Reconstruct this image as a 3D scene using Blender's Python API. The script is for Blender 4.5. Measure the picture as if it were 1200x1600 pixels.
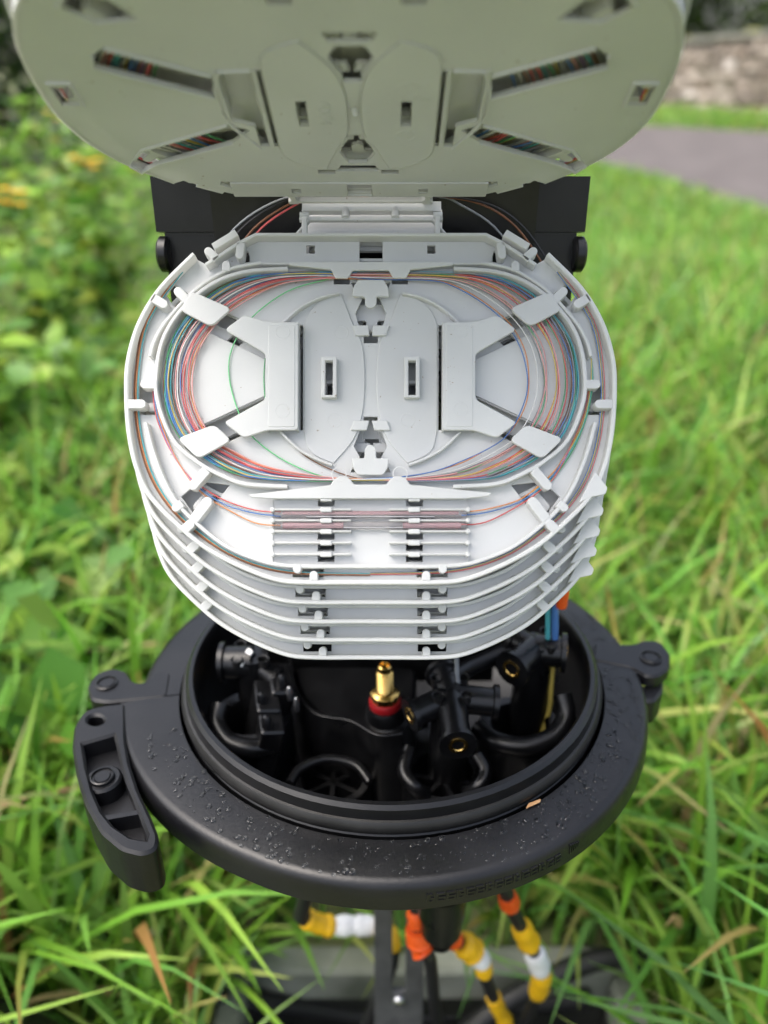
import bpy, math, random
import numpy as np
from mathutils import Vector, Matrix
from mathutils.geometry import tessellate_polygon, delaunay_2d_cdt

random.seed(7); rng = np.random.default_rng(7)
scene = bpy.context.scene
for o in list(bpy.data.objects): bpy.data.objects.remove(o)
R = math.radians

# ------------------------------------------------------------------ camera
CAM_H, PITCH = 0.70, R(30)
cam_data = bpy.data.cameras.new('camera')
cam_data.sensor_fit = 'VERTICAL'; cam_data.sensor_height = 34.6; cam_data.sensor_width = 34.6
cam_data.lens = 26.0
cam_data.clip_start = 0.01; cam_data.clip_end = 400
cam_data.dof.use_dof = True; cam_data.dof.focus_distance = 0.305; cam_data.dof.aperture_fstop = 4.8
cam = bpy.data.objects.new('camera', cam_data); scene.collection.objects.link(cam)
cam.location = (0, 0, CAM_H); cam.rotation_euler = (R(90) - PITCH, 0, 0)
scene.camera = cam

# ------------------------------------------------------------------ sky and sun (bright overcast)
SUN_EL, SUN_AZ = R(62), R(258)          # azimuth clockwise from +Y
world = bpy.data.worlds.new('World'); scene.world = world; world.use_nodes = True
nt = world.node_tree; nt.nodes.clear()
sky_n = nt.nodes.new('ShaderNodeTexSky'); sky_n.sky_type = 'NISHITA'; sky_n.sun_disc = False
sky_n.sun_elevation = SUN_EL; sky_n.sun_rotation = SUN_AZ
sky_n.air_density = 1.0; sky_n.dust_density = 6.0; sky_n.ozone_density = 0.6
bg = nt.nodes.new('ShaderNodeBackground'); bg.inputs[1].default_value = 0.15
wo = nt.nodes.new('ShaderNodeOutputWorld')
hs = nt.nodes.new('ShaderNodeHueSaturation'); hs.inputs['Saturation'].default_value = .62   # cloud cover: the sky's light is nearly white
nt.links.new(sky_n.outputs[0], hs.inputs['Color']); nt.links.new(hs.outputs[0], bg.inputs[0]); nt.links.new(bg.outputs[0], wo.inputs[0])
sun_d = bpy.data.lights.new('sun', 'SUN'); sun_d.energy = .5; sun_d.angle = R(60); sun_d.color = (1, .98, .95)
sun = bpy.data.objects.new('sun', sun_d); scene.collection.objects.link(sun)
sdir = Vector((math.sin(SUN_AZ) * math.cos(SUN_EL), math.cos(SUN_AZ) * math.cos(SUN_EL), math.sin(SUN_EL)))
sun.rotation_euler = sdir.to_track_quat('Z', 'Y').to_euler()
vs = scene.view_settings
vs.view_transform = 'Standard'; vs.look = 'None'; vs.gamma = 1.0; vs.use_curve_mapping = False
vs.exposure = 1.26
cy = scene.cycles; cy.adaptive_threshold = .03; cy.max_bounces = 5; cy.diffuse_bounces = 4; cy.glossy_bounces = 3; cy.transmission_bounces = 5; cy.transparent_max_bounces = 6

# ------------------------------------------------------------------ helpers
COL = scene.collection
FWD = Vector((0, math.cos(PITCH), -math.sin(PITCH))); UP = Vector((0, math.sin(PITCH), math.cos(PITCH)))
CAMP = Vector((0, 0, CAM_H))
FPX = 26.0 / 34.6 * 1600
def rel(x, v, z):                       # right, up, forward from the viewpoint -> world
    return CAMP + Vector((x, 0, 0)) + UP * v + FWD * z
def reldir(x, v, z): return Vector((x, 0, 0)) + UP * v + FWD * z
def ray(px, py): return reldir((px - 600) / FPX, (800 - py) / FPX, 1)
def ground_at(px, py, h=0):
    d = ray(px, py); t = (h - CAM_H) / d.z
    return CAMP + d * t

def obj(name, me, mat=None, parent=None, label=None, cat=None, group=None, kind=None):
    o = bpy.data.objects.new(name, me); COL.objects.link(o)
    if mat and me is not None:
        me.materials.clear(); me.materials.append(MAT[mat])
    if parent: o.parent = parent
    if label: o['label'] = label
    if cat: o['category'] = cat
    if group: o['group'] = group
    if kind: o['kind'] = kind
    return o
def thing(name, label, cat, M=Matrix(), group=None):
    o = obj(name, None, label=label, cat=cat, group=group); o.matrix_world = M; return o

def mesh(name, V, F, smooth=None):
    me = bpy.data.meshes.new(name)
    me.from_pydata([tuple(map(float, v)) for v in V], [], [tuple(f) for f in F]); me.update()
    if smooth is not None:
        me.shade_smooth(); me.set_sharp_from_angle(angle=R(smooth))
    return me

class MB:
    def __init__(s): s.V = []; s.F = []
    def add(s, V, F):
        n = len(s.V); s.V += [tuple(v) for v in V]; s.F += [tuple(i + n for i in f) for f in F]; return s
    def mesh(s, name='m', smooth=None): return mesh(name, s.V, s.F, smooth)

def area2(p): return sum(p[i][0] * p[(i + 1) % len(p)][1] - p[(i + 1) % len(p)][0] * p[i][1] for i in range(len(p)))
def offset_poly(p, d):                  # moves every vertex to the left of travel by d
    n = len(p); out = []
    for i in range(n):
        a = Vector(p[i - 1][:2]); b = Vector(p[i][:2]); c = Vector(p[(i + 1) % n][:2])
        e = b - a; f = c - b
        if e.length < 1e-9: e = f
        if f.length < 1e-9: f = e
        e.normalize(); f.normalize()
        n1 = Vector((-e.y, e.x)); n2 = Vector((-f.y, f.x)); m = n1 + n2
        if m.length < 1e-6: m = n1
        m.normalize(); k = max(.35, m.dot(n1))
        q = b + m * (d / k); out.append((q.x, q.y))
    return out
def plate_g(outer, holes=(), z0=0, z1=.001, bev=.0002):
    loops = []
    o = list(outer)
    if area2(o) < 0: o.reverse()
    loops.append(o)
    for h in holes:
        h = list(h)
        if area2(h) > 0: h.reverse()
        loops.append(h)
    V = []; F = []; rings_t = []; rings_b = []; tp_loops = []
    for lp in loops:
        ins = offset_poly(lp, bev); n = len(lp); b = len(V)
        V += [(x, y, z0) for x, y in lp]; V += [(x, y, z1 - bev) for x, y in lp]; V += [(x, y, z1) for x, y in ins]
        for i in range(n):
            j = (i + 1) % n
            F.append((b + i, b + j, b + n + j, b + n + i)); F.append((b + n + i, b + n + j, b + 2 * n + j, b + 2 * n + i))
        rings_b.append((b, n)); tp_loops.append([Vector((x, y, 0)) for x, y in ins])
    pts = []; edges = []
    for lp in tp_loops:
        b = len(pts); n = len(lp); pts += [Vector((v.x, v.y)) for v in lp]; edges += [(b + i, b + (i + 1) % n) for i in range(n)]
    vo_, _, fo_, *_r = delaunay_2d_cdt(pts, edges, [], 0, 1e-9)
    bt = len(V); V += [(v.x, v.y, z1) for v in vo_]; bb = len(V); V += [(v.x, v.y, z0) for v in vo_]
    arr = [np.array([(v.x, v.y) for v in lp]) for lp in tp_loops]
    def inside(c, p_):
        q = np.roll(p_, -1, 0); m_ = (p_[:, 1] > c[1]) != (q[:, 1] > c[1])
        with np.errstate(divide='ignore', invalid='ignore'): xi = p_[:, 0] + (c[1] - p_[:, 1]) * (q[:, 0] - p_[:, 0]) / (q[:, 1] - p_[:, 1])
        return (m_ & (c[0] < xi)).sum() % 2 == 1
    for f_ in fo_:
        c = (sum(vo_[k].x for k in f_) / len(f_), sum(vo_[k].y for k in f_) / len(f_))
        if not inside(c, arr[0]) or any(inside(c, h_) for h_ in arr[1:]): continue
        a, d, e = (vo_[k] for k in f_[:3]); ff = list(f_) if (d - a).x * (e - a).y - (d - a).y * (e - a).x > 0 else list(f_)[::-1]
        F.append(tuple(bt + k for k in ff)); F.append(tuple(bb + k for k in ff[::-1]))
    return V, F
def plate(outer, holes=(), z0=0, z1=.001, bev=.0002, smooth=None):
    return mesh('plate', *plate_g(outer, holes, z0, z1, bev), smooth)
def rnd(poly, r, n=4):                  # round the corners of a polygon
    out = []; m = len(poly)
    for i in range(m):
        a = Vector(poly[i - 1]); b = Vector(poly[i]); c = Vector(poly[(i + 1) % m])
        d1 = a - b; d2 = c - b; q = min(r, d1.length * .45, d2.length * .45)
        p = b + d1.normalized() * q; s = b + d2.normalized() * q
        for k in range(n + 1):
            t = k / n; w = p * (1 - t) ** 2 + b * 2 * t * (1 - t) + s * t * t; out.append((w.x, w.y))
    return out
def spline(pts, step=6, closed=False):
    P = [np.array(p, float) for p in pts]; n = len(P); out = []
    rngi = range(n if closed else n - 1)
    for i in rngi:
        if closed: a, b, c, d = P[i - 1], P[i], P[(i + 1) % n], P[(i + 2) % n]
        else: a, b, c, d = P[max(i - 1, 0)], P[i], P[i + 1], P[min(i + 2, n - 1)]
        for k in range(step):
            t = k / step
            out.append(.5 * (2 * b + (c - a) * t + (2 * a - 5 * b + 4 * c - d) * t * t + (3 * b - a - 3 * c + d) * t ** 3))
    if not closed: out.append(P[-1])
    return [tuple(float(q) for q in x) for x in out]
def wall_g(path, th, z0, z1, bev=.0003, side=0):   # upright strip along a path; side -1..1 shifts the centreline
    n = len(path); V = []; F = []
    for i in range(n):
        a = Vector(path[max(i - 1, 0)][:2]); b = Vector(path[i][:2]); c = Vector(path[min(i + 1, n - 1)][:2])
        e = (b - a) if i else (c - b); f = (c - b) if i < n - 1 else (b - a)
        e.normalize(); f.normalize(); m = Vector((-e.y - f.y, e.x + f.x)); m.normalize()
        k = max(.5, m.dot(Vector((-e.y, e.x)))); m /= k
        l = th * (.5 + side * .5); r = -th * (.5 - side * .5)
        for w, z in ((l, z0), (l, z1 - bev), (l - bev, z1), (r + bev, z1), (r, z1 - bev), (r, z0)):
            V.append((b.x + m.x * w, b.y + m.y * w, z))
    for i in range(n - 1):
        for k in range(6):
            j = (k + 1) % 6; F.append((i * 6 + k, i * 6 + j, i * 6 + 6 + j, i * 6 + 6 + k))
    F.append((0, 5, 4, 3, 2, 1)); q = (n - 1) * 6; F.append((q, q + 1, q + 2, q + 3, q + 4, q + 5))
    return V, [f[::-1] for f in F]
def wall(path, th, z0, z1, bev=.0003, side=0): return mesh('wall', *wall_g(path, th, z0, z1, bev, side), 35)
def tube_g(path, r, n=6, closed=False):
    P = [Vector(p) for p in path]; m = len(P); V = []; F = []
    rr = r if hasattr(r, '__len__') else [r] * m
    t0 = (P[1] - P[0]).normalized(); ref = Vector((0, 0, 1)) if abs(t0.z) < .9 else Vector((1, 0, 0))
    u = t0.cross(ref).normalized()
    for i in range(m):
        if closed: t = P[(i + 1) % m] - P[i - 1]
        else: t = P[min(i + 1, m - 1)] - P[max(i - 1, 0)]
        t.normalize(); u = (u - t * u.dot(t)).normalized(); w = t.cross(u)
        for k in range(n):
            a = 2 * math.pi * k / n; V.append(P[i] + (u * math.cos(a) + w * math.sin(a)) * rr[i])
    for i in range(m if closed else m - 1):
        for k in range(n):
            j = (k + 1) % n; i2 = (i + 1) % m
            F.append((i * n + k, i * n + j, i2 * n + j, i2 * n + k))
    if not closed:
        F.append(tuple(range(n))[::-1]); F.append(tuple((m - 1) * n + k for k in range(n)))
    return V, F
def tube(path, r, n=6, closed=False): return mesh('tube', *tube_g(path, r, n, closed), 50)
def lathe_g(prof, n=32, M=None, a0=0, a1=2 * math.pi, close_prof=False):
    full = abs(a1 - a0 - 2 * math.pi) < 1e-6; m = len(prof); V = []; F = []
    cnt = n if full else n + 1
    for i in range(cnt):
        a = a0 + (a1 - a0) * i / n
        for r, z in prof:
            v = Vector((r * math.cos(a), r * math.sin(a), z)); V.append(M @ v if M else v)
    pk = m if close_prof else m - 1
    for i in range(n):
        i2 = (i + 1) % cnt
        for k in range(pk):
            k2 = (k + 1) % m; F.append((i * m + k, i2 * m + k, i2 * m + k2, i * m + k2))
    if not full and close_prof:
        F.append(tuple(range(m))); F.append(tuple((cnt - 1) * m + k for k in range(m))[::-1])
    return V, F
def lathe(prof, n=32, M=None, a0=0, a1=2 * math.pi, close_prof=False, smooth=35):
    return mesh('lathe', *lathe_g(prof, n, M, a0, a1, close_prof), smooth)
def box_g(x0, x1, y0, y1, z0, z1, M=None):
    V = [Vector((x, y, z)) for z in (z0, z1) for y in (y0, y1) for x in (x0, x1)]
    if M: V = [M @ v for v in V]
    return V, [(0, 2, 3, 1), (4, 5, 7, 6), (0, 1, 5, 4), (2, 6, 7, 3), (0, 4, 6, 2), (1, 3, 7, 5)]
def frame(o, x, y):
    x = x.normalized(); z = x.cross(y).normalized(); y = z.cross(x)
    return Matrix(((x.x, y.x, z.x, o.x), (x.y, y.y, z.y, o.y), (x.z, y.z, z.z, o.z), (0, 0, 0, 1)))

# ------------------------------------------------------------------ materials
MAT = {}
def new_mat(name):
    m = bpy.data.materials.new(name); m.use_nodes = True; MAT[name] = m
    return m, m.node_tree, m.node_tree.nodes['Principled BSDF']
def noise_mat(name, c1, c2, scale=20, rough=(.4, .5), bump=0, bscale=300, metallic=0, detail=6, spec=.5, pos=(.35, .65), coat=0):
    m, t, p = new_mat(name); N = t.nodes; L = t.links
    tc = N.new('ShaderNodeTexCoord'); nz = N.new('ShaderNodeTexNoise'); nz.inputs['Scale'].default_value = scale; nz.inputs['Detail'].default_value = detail
    L.new(tc.outputs['Object'], nz.inputs['Vector'])
    cr = N.new('ShaderNodeValToRGB'); cr.color_ramp.elements[0].color = (*c1, 1); cr.color_ramp.elements[1].color = (*c2, 1)
    cr.color_ramp.elements[0].position = pos[0]; cr.color_ramp.elements[1].position = pos[1]
    L.new(nz.outputs['Fac'], cr.inputs[0]); L.new(cr.outputs[0], p.inputs['Base Color'])
    mr = N.new('ShaderNodeMapRange'); mr.inputs['To Min'].default_value = rough[0]; mr.inputs['To Max'].default_value = rough[1]
    L.new(nz.outputs['Fac'], mr.inputs['Value']); L.new(mr.outputs[0], p.inputs['Roughness'])
    p.inputs['Metallic'].default_value = metallic; p.inputs['Specular IOR Level'].default_value = spec
    p.inputs['Coat Weight'].default_value = coat
    if bump:
        n2 = N.new('ShaderNodeTexNoise'); n2.inputs['Scale'].default_value = bscale; n2.inputs['Detail'].default_value = 3
        L.new(tc.outputs['Object'], n2.inputs['Vector'])
        b = N.new('ShaderNodeBump'); b.inputs['Strength'].default_value = bump; b.inputs['Distance'].default_value = .001
        L.new(n2.outputs['Fac'], b.inputs['Height']); L.new(b.outputs[0], p.inputs['Normal'])
    return m, t, p
# white tray plastic: faint mould clouding and specks of dirt
m, t, p = noise_mat('tray_plastic', (.69, .71, .715), (.755, .775, .78), 26, (.42, .58), .05, 900)
N, L = t.nodes, t.links
tc = N.new('ShaderNodeTexCoord'); vo = N.new('ShaderNodeTexNoise'); vo.inputs['Scale'].default_value = 420; vo.inputs['Detail'].default_value = 2
L.new(tc.outputs['Object'], vo.inputs['Vector'])
cr = N.new('ShaderNodeValToRGB'); cr.color_ramp.elements[0].position = .735; cr.color_ramp.elements[1].position = .78
cr.color_ramp.elements[0].color = (0, 0, 0, 1); cr.color_ramp.elements[1].color = (1, 1, 1, 1)
L.new(vo.outputs['Fac'], cr.inputs[0])
mx = N.new('ShaderNodeMix'); mx.data_type = 'RGBA'; mx.inputs['B'].default_value = (.33, .27, .2, 1)
src = p.inputs['Base Color'].links[0].from_socket
L.new(cr.outputs[0], mx.inputs['Factor']); L.new(src, mx.inputs['A']); L.new(mx.outputs['Result'], p.inputs['Base Color'])
tr = N.new('ShaderNodeBsdfTranslucent'); tr.inputs['Color'].default_value = (.89, .865, .80, 1)      # thin mouldings let some light through
ms = N.new('ShaderNodeMixShader'); ms.inputs[0].default_value = .30
L.new(p.outputs[0], ms.inputs[1]); L.new(tr.outputs[0], ms.inputs[2]); L.new(ms.outputs[0], N['Material Output'].inputs[0])
noise_mat('black_plastic', (.0030, .0031, .0036), (.0060, .0062, .0070), 60, (.22, .38), .04, 1400, spec=.45)
noise_mat('black_rough', (.0035, .0037, .0046), (.0085, .0088, .0105), 22, (.24, .50), .08, 500, spec=.45)
noise_mat('rubber', (.006, .006, .006), (.012, .012, .012), 80, (.38, .5))
noise_mat('brass', (.70, .44, .12), (.84, .58, .2), 60, (.2, .32), metallic=1)
noise_mat('red_plastic', (.30, .008, .012), (.40, .012, .016), 60, (.35, .45))
noise_mat('steel', (.40, .41, .43), (.58, .59, .61), 80, (.25, .4), metallic=1)
noise_mat('strap_steel', (.045, .047, .05), (.075, .077, .08), 60, (.4, .55), metallic=.2)
def plain(name, c, rough=.4, **k): return noise_mat(name, tuple(x * .85 for x in c), c, 90, (rough, rough + .1), **k)
FC = dict(blue=(.02, .16, .50), orange=(.72, .24, .05), green=(.03, .33, .11), brown=(.22, .09, .04), grey=(.22, .24, .26), white=(.72, .72, .70),
          red=(.62, .05, .05), black=(.02, .02, .022), yellow=(.60, .46, .05), violet=(.25, .08, .36), pink=(.75, .33, .32), aqua=(.03, .42, .47), lime=(.10, .60, .20))
for k, c in FC.items(): plain('fibre_' + k, tuple(x * .9 + .06 for x in c) if k not in ('black', 'brown') else c, .3)
plain('tape_yellow', (.80, .46, .01), .4); plain('tape_white', (.75, .76, .76), .4); plain('tape_orange', (.80, .10, .01), .4)
plain('cable_black', (.012, .012, .013), .45)
m, t, p = new_mat('clear_sleeve'); p.inputs['Base Color'].default_value = (.97, .93, .93, 1); p.inputs['Roughness'].default_value = .05
p.inputs['Transmission Weight'].default_value = .9; p.inputs['IOR'].default_value = 1.33
m, t, p = new_mat('pink_sleeve'); p.inputs['Base Color'].default_value = (.88, .55, .60, 1); p.inputs['Roughness'].default_value = .2
p.inputs['Transmission Weight'].default_value = .55; p.inputs['IOR'].default_value = 1.12
m, t, p = new_mat('water'); p.inputs['Base Color'].default_value = (.9, .93, .95, 1); p.inputs['Roughness'].default_value = .03
p.inputs['Transmission Weight'].default_value = 1; p.inputs['IOR'].default_value = 1.33
noise_mat('pit_plastic', (.012, .014, .012), (.04, .04, .032), 12, (.5, .8), .3, 80)
noise_mat('concrete', (.11, .125, .095), (.30, .315, .27), 14, (.7, .9), .5, 60)
noise_mat('asphalt', (.095, .080, .075), (.130, .112, .106), 3, (.75, .9), .3, 60)
noise_mat('earth', (.09, .115, .04), (.18, .185, .085), 6, (.8, .95), .5, 40)
noise_mat('stone', (.20, .15, .12), (.58, .53, .48), 1.6, (.75, .9), .6, 14, pos=(.40, .58))
m, t, p = MAT['stone'], MAT['stone'].node_tree, MAT['stone'].node_tree.nodes['Principled BSDF']
oi = t.nodes.new('ShaderNodeObjectInfo'); sr_ = t.nodes.new('ShaderNodeValToRGB'); sr_.color_ramp.interpolation = 'CONSTANT'
for pos_, c_ in ((.0, (.34, .29, .24)), (.22, (.17, .12, .085)), (.42, (.52, .48, .44)), (.55, (.10, .075, .055)), (.78, (.24, .19, .15))):
    e_ = sr_.color_ramp.elements[0] if pos_ == 0 else sr_.color_ramp.elements.new(pos_); e_.color = (*c_, 1)
mx = t.nodes.new('ShaderNodeMix'); mx.data_type = 'RGBA'; mx.blend_type = 'MIX'; mx.inputs['Factor'].default_value = .65
src = p.inputs['Base Color'].links[0].from_socket
t.links.new(oi.outputs['Random'], sr_.inputs[0]); t.links.new(src, mx.inputs['A']); t.links.new(sr_.outputs[0], mx.inputs['B']); t.links.new(mx.outputs['Result'], p.inputs['Base Color'])
noise_mat('coping_stone', (.12, .12, .10), (.26, .26, .22), 3, (.75, .9), .6, 14)
noise_mat('mortar', (.10, .09, .075), (.17, .155, .13), 6, (.85, .95), .5, 40)
noise_mat('moss', (.12, .13, .02), (.22, .22, .03), 20, (.8, .95), .5, 60)
noise_mat('bark', (.05, .038, .026), (.10, .08, .055), 10, (.8, .95), .6, 40)
plain('petal', (.85, .52, .01), .5); plain('stem_green', (.08, .15, .03), .5)
noise_mat('dry_leaf', (.30, .16, .07), (.42, .26, .13), 300, (.6, .7))
def leaf_mat(name, trans=.35, rough=.42):        # colour comes from a per-leaf attribute
    m, t, p = new_mat(name); N = t.nodes; L = t.links
    a = N.new('ShaderNodeAttribute'); a.attribute_name = 'tint'
    tr = N.new('ShaderNodeBsdfTranslucent'); mx = N.new('ShaderNodeMixShader'); mx.inputs[0].default_value = trans
    L.new(a.outputs['Color'], p.inputs['Base Color']); L.new(a.outputs['Color'], tr.inputs['Color'])
    p.inputs['Roughness'].default_value = rough; p.inputs['Specular IOR Level'].default_value = .42
    L.new(p.outputs[0], mx.inputs[1]); L.new(tr.outputs[0], mx.inputs[2]); L.new(mx.outputs[0], N['Material Output'].inputs[0])
leaf_mat('grass_blade', .42, .36); leaf_mat('foliage', .40, .42)

def fast_mesh(name, V, Q, tint=None, tri=False):          # numpy verts, faces, per-vertex colour
    me = bpy.data.meshes.new(name); V = np.asarray(V, np.float32); Q = np.asarray(Q, np.int32); k = Q.shape[1]
    me.vertices.add(len(V)); me.vertices.foreach_set('co', V.ravel())
    me.loops.add(Q.size); me.loops.foreach_set('vertex_index', Q.ravel())
    me.polygons.add(len(Q)); me.polygons.foreach_set('loop_start', np.arange(0, Q.size, k, dtype=np.int32))
    me.update(calc_edges=True); me.validate()
    if tint is not None:
        at = me.color_attributes.new('tint', 'FLOAT_COLOR', 'POINT')
        c = np.ones((len(V), 4), np.float32); c[:, :3] = tint; at.data.foreach_set('color', c.ravel())
    me.shade_smooth()
    return me

# ================================================================== THE SETTING
CH = (-.12, .20, .06, .385)             # opening of the cable chamber in the ground
def gplate(poly, holes, z, name, mat, label=None):
    lp = [[Vector((x, y, 0)) for x, y in q] for q in [poly] + list(holes)]
    V = [(v.x, v.y, z) for l in lp for v in l]; F = []
    for t in tessellate_polygon(lp):
        a, b, c = (Vector(V[k]) for k in t); F.append(t if (b - a).cross(c - a).z > 0 else t[::-1])
    return obj(name, mesh(name, V, F), mat, kind='structure', label=label)
gplate([(-150, -60), (150, -60), (150, 250), (-150, 250)], [[(CH[0], CH[2]), (CH[1], CH[2]), (CH[1], CH[3]), (CH[0], CH[3])]], 0, 'ground', 'earth')
near_edge = spline([(2.6, -4), (2.25, 1.5), (2.06, 4.29), (1.98, 5.4), (1.78, 6.65), (1.0, 8.6), (-1, 10.2), (-5, 11.5), (-14, 13)], 6)
far_edge = spline([(7.5, -4), (6.9, 3), (6.0, 8.3), (4.75, 10.6), (3.55, 11.9), (1.5, 13.2), (-1.5, 14.2), (-5.5, 15.2), (-14, 16.5)], 6)
road_me = mesh('road', [(x, y, .004) for x, y in near_edge] + [(x, y, .004) for x, y in far_edge],
               [(i, len(near_edge) + i, len(near_edge) + i + 1, i + 1)[::-1] for i in range(len(near_edge) - 1)])
obj('road', road_me, 'asphalt', kind='structure')

# --- old stone wall across the road, stone by stone
def stone_mesh(w, h, d, seed):
    r = random.Random(seed); V = []; j = lambda s: r.uniform(-s, s); e = min(w, h) * .16
    for y, k in ((0, 1), (-d, .86)):
        for a, b in ((-1, -1), (0, -1.06), (1, -1), (1.05, 0), (1, 1), (0, 1.06), (-1, 1), (-1.05, 0)):
            V.append((a * k * (w / 2) + j(e * .35), y + (j(.012) if y else 0), b * k * (h / 2) + j(e * .35)))
    V.append((j(.02), -d * 1.18, j(.02)))
    F = [(i, (i + 1) % 8, 8 + (i + 1) % 8, 8 + i) for i in range(8)] + [(8 + i, 8 + (i + 1) % 8, 16) for i in range(8)]
    return mesh('stone', V, F, 40)
wa, wb = Vector((3.2, 21.2, 0)), Vector((8.3, 8.6, 0))
wdir = (wb - wa).normalized(); WL = (wb - wa).length
WM = Matrix.Translation(wa) @ Matrix(((wdir.x, -wdir.y, 0, 0), (wdir.y, wdir.x, 0, 0), (0, 0, 1, 0), (0, 0, 0, 1)))
sw = thing('stone_wall', 'mossy old rubble stone wall with slab coping beyond the road', 'wall', WM)
def wtop(x): return .86 + .036 * x
core = MB()
core.add([(x, y, z) for x in (0, WL) for y, z in ((.02, -.1), (.02, wtop(x)), (.36, wtop(x)), (.36, -.1))],
         [(0, 1, 5, 4), (1, 2, 6, 5), (2, 3, 7, 6), (0, 3, 2, 1), (4, 5, 6, 7)])
obj('mortar_core', core.mesh(), 'mortar', sw)
protos = [stone_mesh(1, 1, .05, s) for s in range(9)]
z = .02; row = 0
while z < 1.4:
    h = random.uniform(.13, .21); x = random.uniform(-.2, 0)
    while x < WL:
        w = random.uniform(.2, .5)
        if z + h < wtop(x + w / 2) + .06 and x > -.05 and x + w < WL + .1:
            s = obj('stone', random.choice(protos), 'stone', sw)
            s.location = (x + w / 2, .02, z + h / 2); s.scale = (w * .95, random.uniform(.7, 1.5), h * .92); s.rotation_euler = (0, random.uniform(-.06, .06), 0)
        x += w
    z += h
x = 0; cop = [mesh('cope', *plate_g(rnd([(-.5, -.5), (.5, -.5), (.5, .5), (-.5, .5)], .06), (), 0, 1, .12), 40) for _ in range(1)]
while x < WL:
    w = random.uniform(.5, .9); s = obj('coping_slab', cop[0], 'coping_stone', sw)
    s.location = (x + w / 2, .19, wtop(x + w / 2) + .01); s.scale = (w * .97, .5, random.uniform(.07, .11)); s.rotation_euler = (random.uniform(-.03, .03), -.036, 0); x += w
for k in range(10):
    ms = obj('moss_patch', lathe([(0, .06), (.06, .05), (.11, .02), (.13, 0)], 9), 'moss', sw)
    q = random.uniform(3, WL - .2); ms.location = (q, random.uniform(-.02, .3), wtop(q) + .09); ms.scale = (random.uniform(.8, 2.2), 1.2, .8)

# --- leaves
LEAF = np.array([(0, 0, 0), (.22, .30, .03), (.30, .62, .02), (0, 1.0, -.10), (-.30, .62, .02), (-.22, .30, .03), (0, .5, -.05)], np.float32)
LEAF_F = np.array([(0, 1, 6), (1, 2, 6), (2, 3, 6), (3, 4, 6), (4, 5, 6), (5, 0, 6)], np.int32)
def leaves_mesh(P, size, tint, tilt=.6, wide=1.0, rg=rng):
    n = len(P); az = rg.uniform(0, 2 * np.pi, n); el = rg.normal(.1, tilt, n); ro = rg.normal(0, .5, n)
    fx = np.stack([np.cos(az) * np.cos(el), np.sin(az) * np.cos(el), np.sin(el)], 1)
    sx = np.stack([-np.sin(az), np.cos(az), 0 * az], 1); up = np.cross(sx, fx) * -1
    s2 = sx * np.cos(ro)[:, None] + up * np.sin(ro)[:, None]; u2 = np.cross(fx, s2)
    sz = np.asarray(size)[:, None, None]
    V = P[:, None, :] + sz * (LEAF[None, :, 0:1] * wide * s2[:, None, :] + LEAF[None, :, 1:2] * fx[:, None, :] + LEAF[None, :, 2:3] * u2[:, None, :])
    Q = (np.arange(n) * 7)[:, None, None] + LEAF_F[None]
    return fast_mesh('leaves', V.reshape(-1, 3), Q.reshape(-1, 3), np.repeat(tint, 7, 0))
def tints(n, cols, rg=rng, jit=.18):
    c = np.array(cols)[rg.integers(0, len(cols), n)]
    return np.clip(c * (1 + rg.normal(0, jit, (n, 1))) * (1 + rg.normal(0, .06, (n, 3))), .004, 1)

# --- trees and hedge behind the wall and along the left
def tree(root, h, rad, n, cols, label, group, leaf=.11, trunk_h=.35):
    t_ = thing('tree', label, 'tree', Matrix.Translation(root), group)
    mb = MB(); top = Vector((random.uniform(-.2, .2), random.uniform(-.2, .2), h * .8))
    mb.add(*tube_g(spline([(0, 0, -.1), (.05, .03, h * .3), tuple(top * .75), tuple(top)], 4), [max(.02, h * .035 * (1 - i / 14)) for i in range(13)], 8))
    for k in range(9):
        a = k * 2.4; b = top * random.uniform(.35, .8); e = b + Vector((math.cos(a) * rad * .75, math.sin(a) * rad * .75, h * random.uniform(.08, .25)))
        mb.add(*tube_g([b, (b + e) / 2 + Vector((0, 0, .08)), e], [h * .014, h * .01, h * .004], 5))
    obj('trunk', mb.mesh(smooth=50), 'bark', t_)
    cl = []
    for k in range(46):
        while True:
            q = rng.uniform(-1, 1, 3)
            if .25 < np.linalg.norm(q) < 1: break
        cl.append((q[0] * rad, q[1] * rad, h * (trunk_h + (1 - trunk_h) * (q[2] * .5 + .5))))
    cl = np.array(cl); w = rng.integers(0, len(cl), n)
    P = cl[w] + rng.normal(0, 1, (n, 3)) * rad * np.array([.17, .17, .15])
    tn = tints(n, cols) * (.75 + .5 * rng.random(len(cl)))[w][:, None]
    obj('crown', leaves_mesh(P, rng.uniform(.7, 1.4, n) * leaf, tn), 'foliage', t_)
DK = [(.030, .060, .012), (.045, .085, .015), (.06, .10, .02)]
MDG = [(.06, .12, .02), (.085, .15, .025), (.05, .10, .02)]
tree(Vector((9.8, 19.5, 0)), 5.2, 2.2, 9000, DK, 'dark broadleaf tree rising behind the right end of the stone wall', 'trees', .16, .12)
tree(Vector((7.0, 22.5, 0)), 4.6, 2.0, 8000, DK, 'dark broadleaf tree behind the stone wall, beside the tray edge', 'trees', .16, .1)
tree(Vector((12.8, 16.0, 0)), 4.8, 2.0, 7000, MDG, 'green broadleaf tree half out of frame beyond the stone wall', 'trees', .15, .1)
tree(Vector((-4.6, 7.0, 0)), 3.2, 1.6, 8000, DK, 'dark bushy tree at the top left behind the weeds', 'trees', .11, .05)
tree(Vector((-3.0, 4.9, 0)), 1.9, 1.0, 7000, DK, 'dark leafy bush at the left edge behind the yellow flowers', 'trees', .07, .03)

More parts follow.
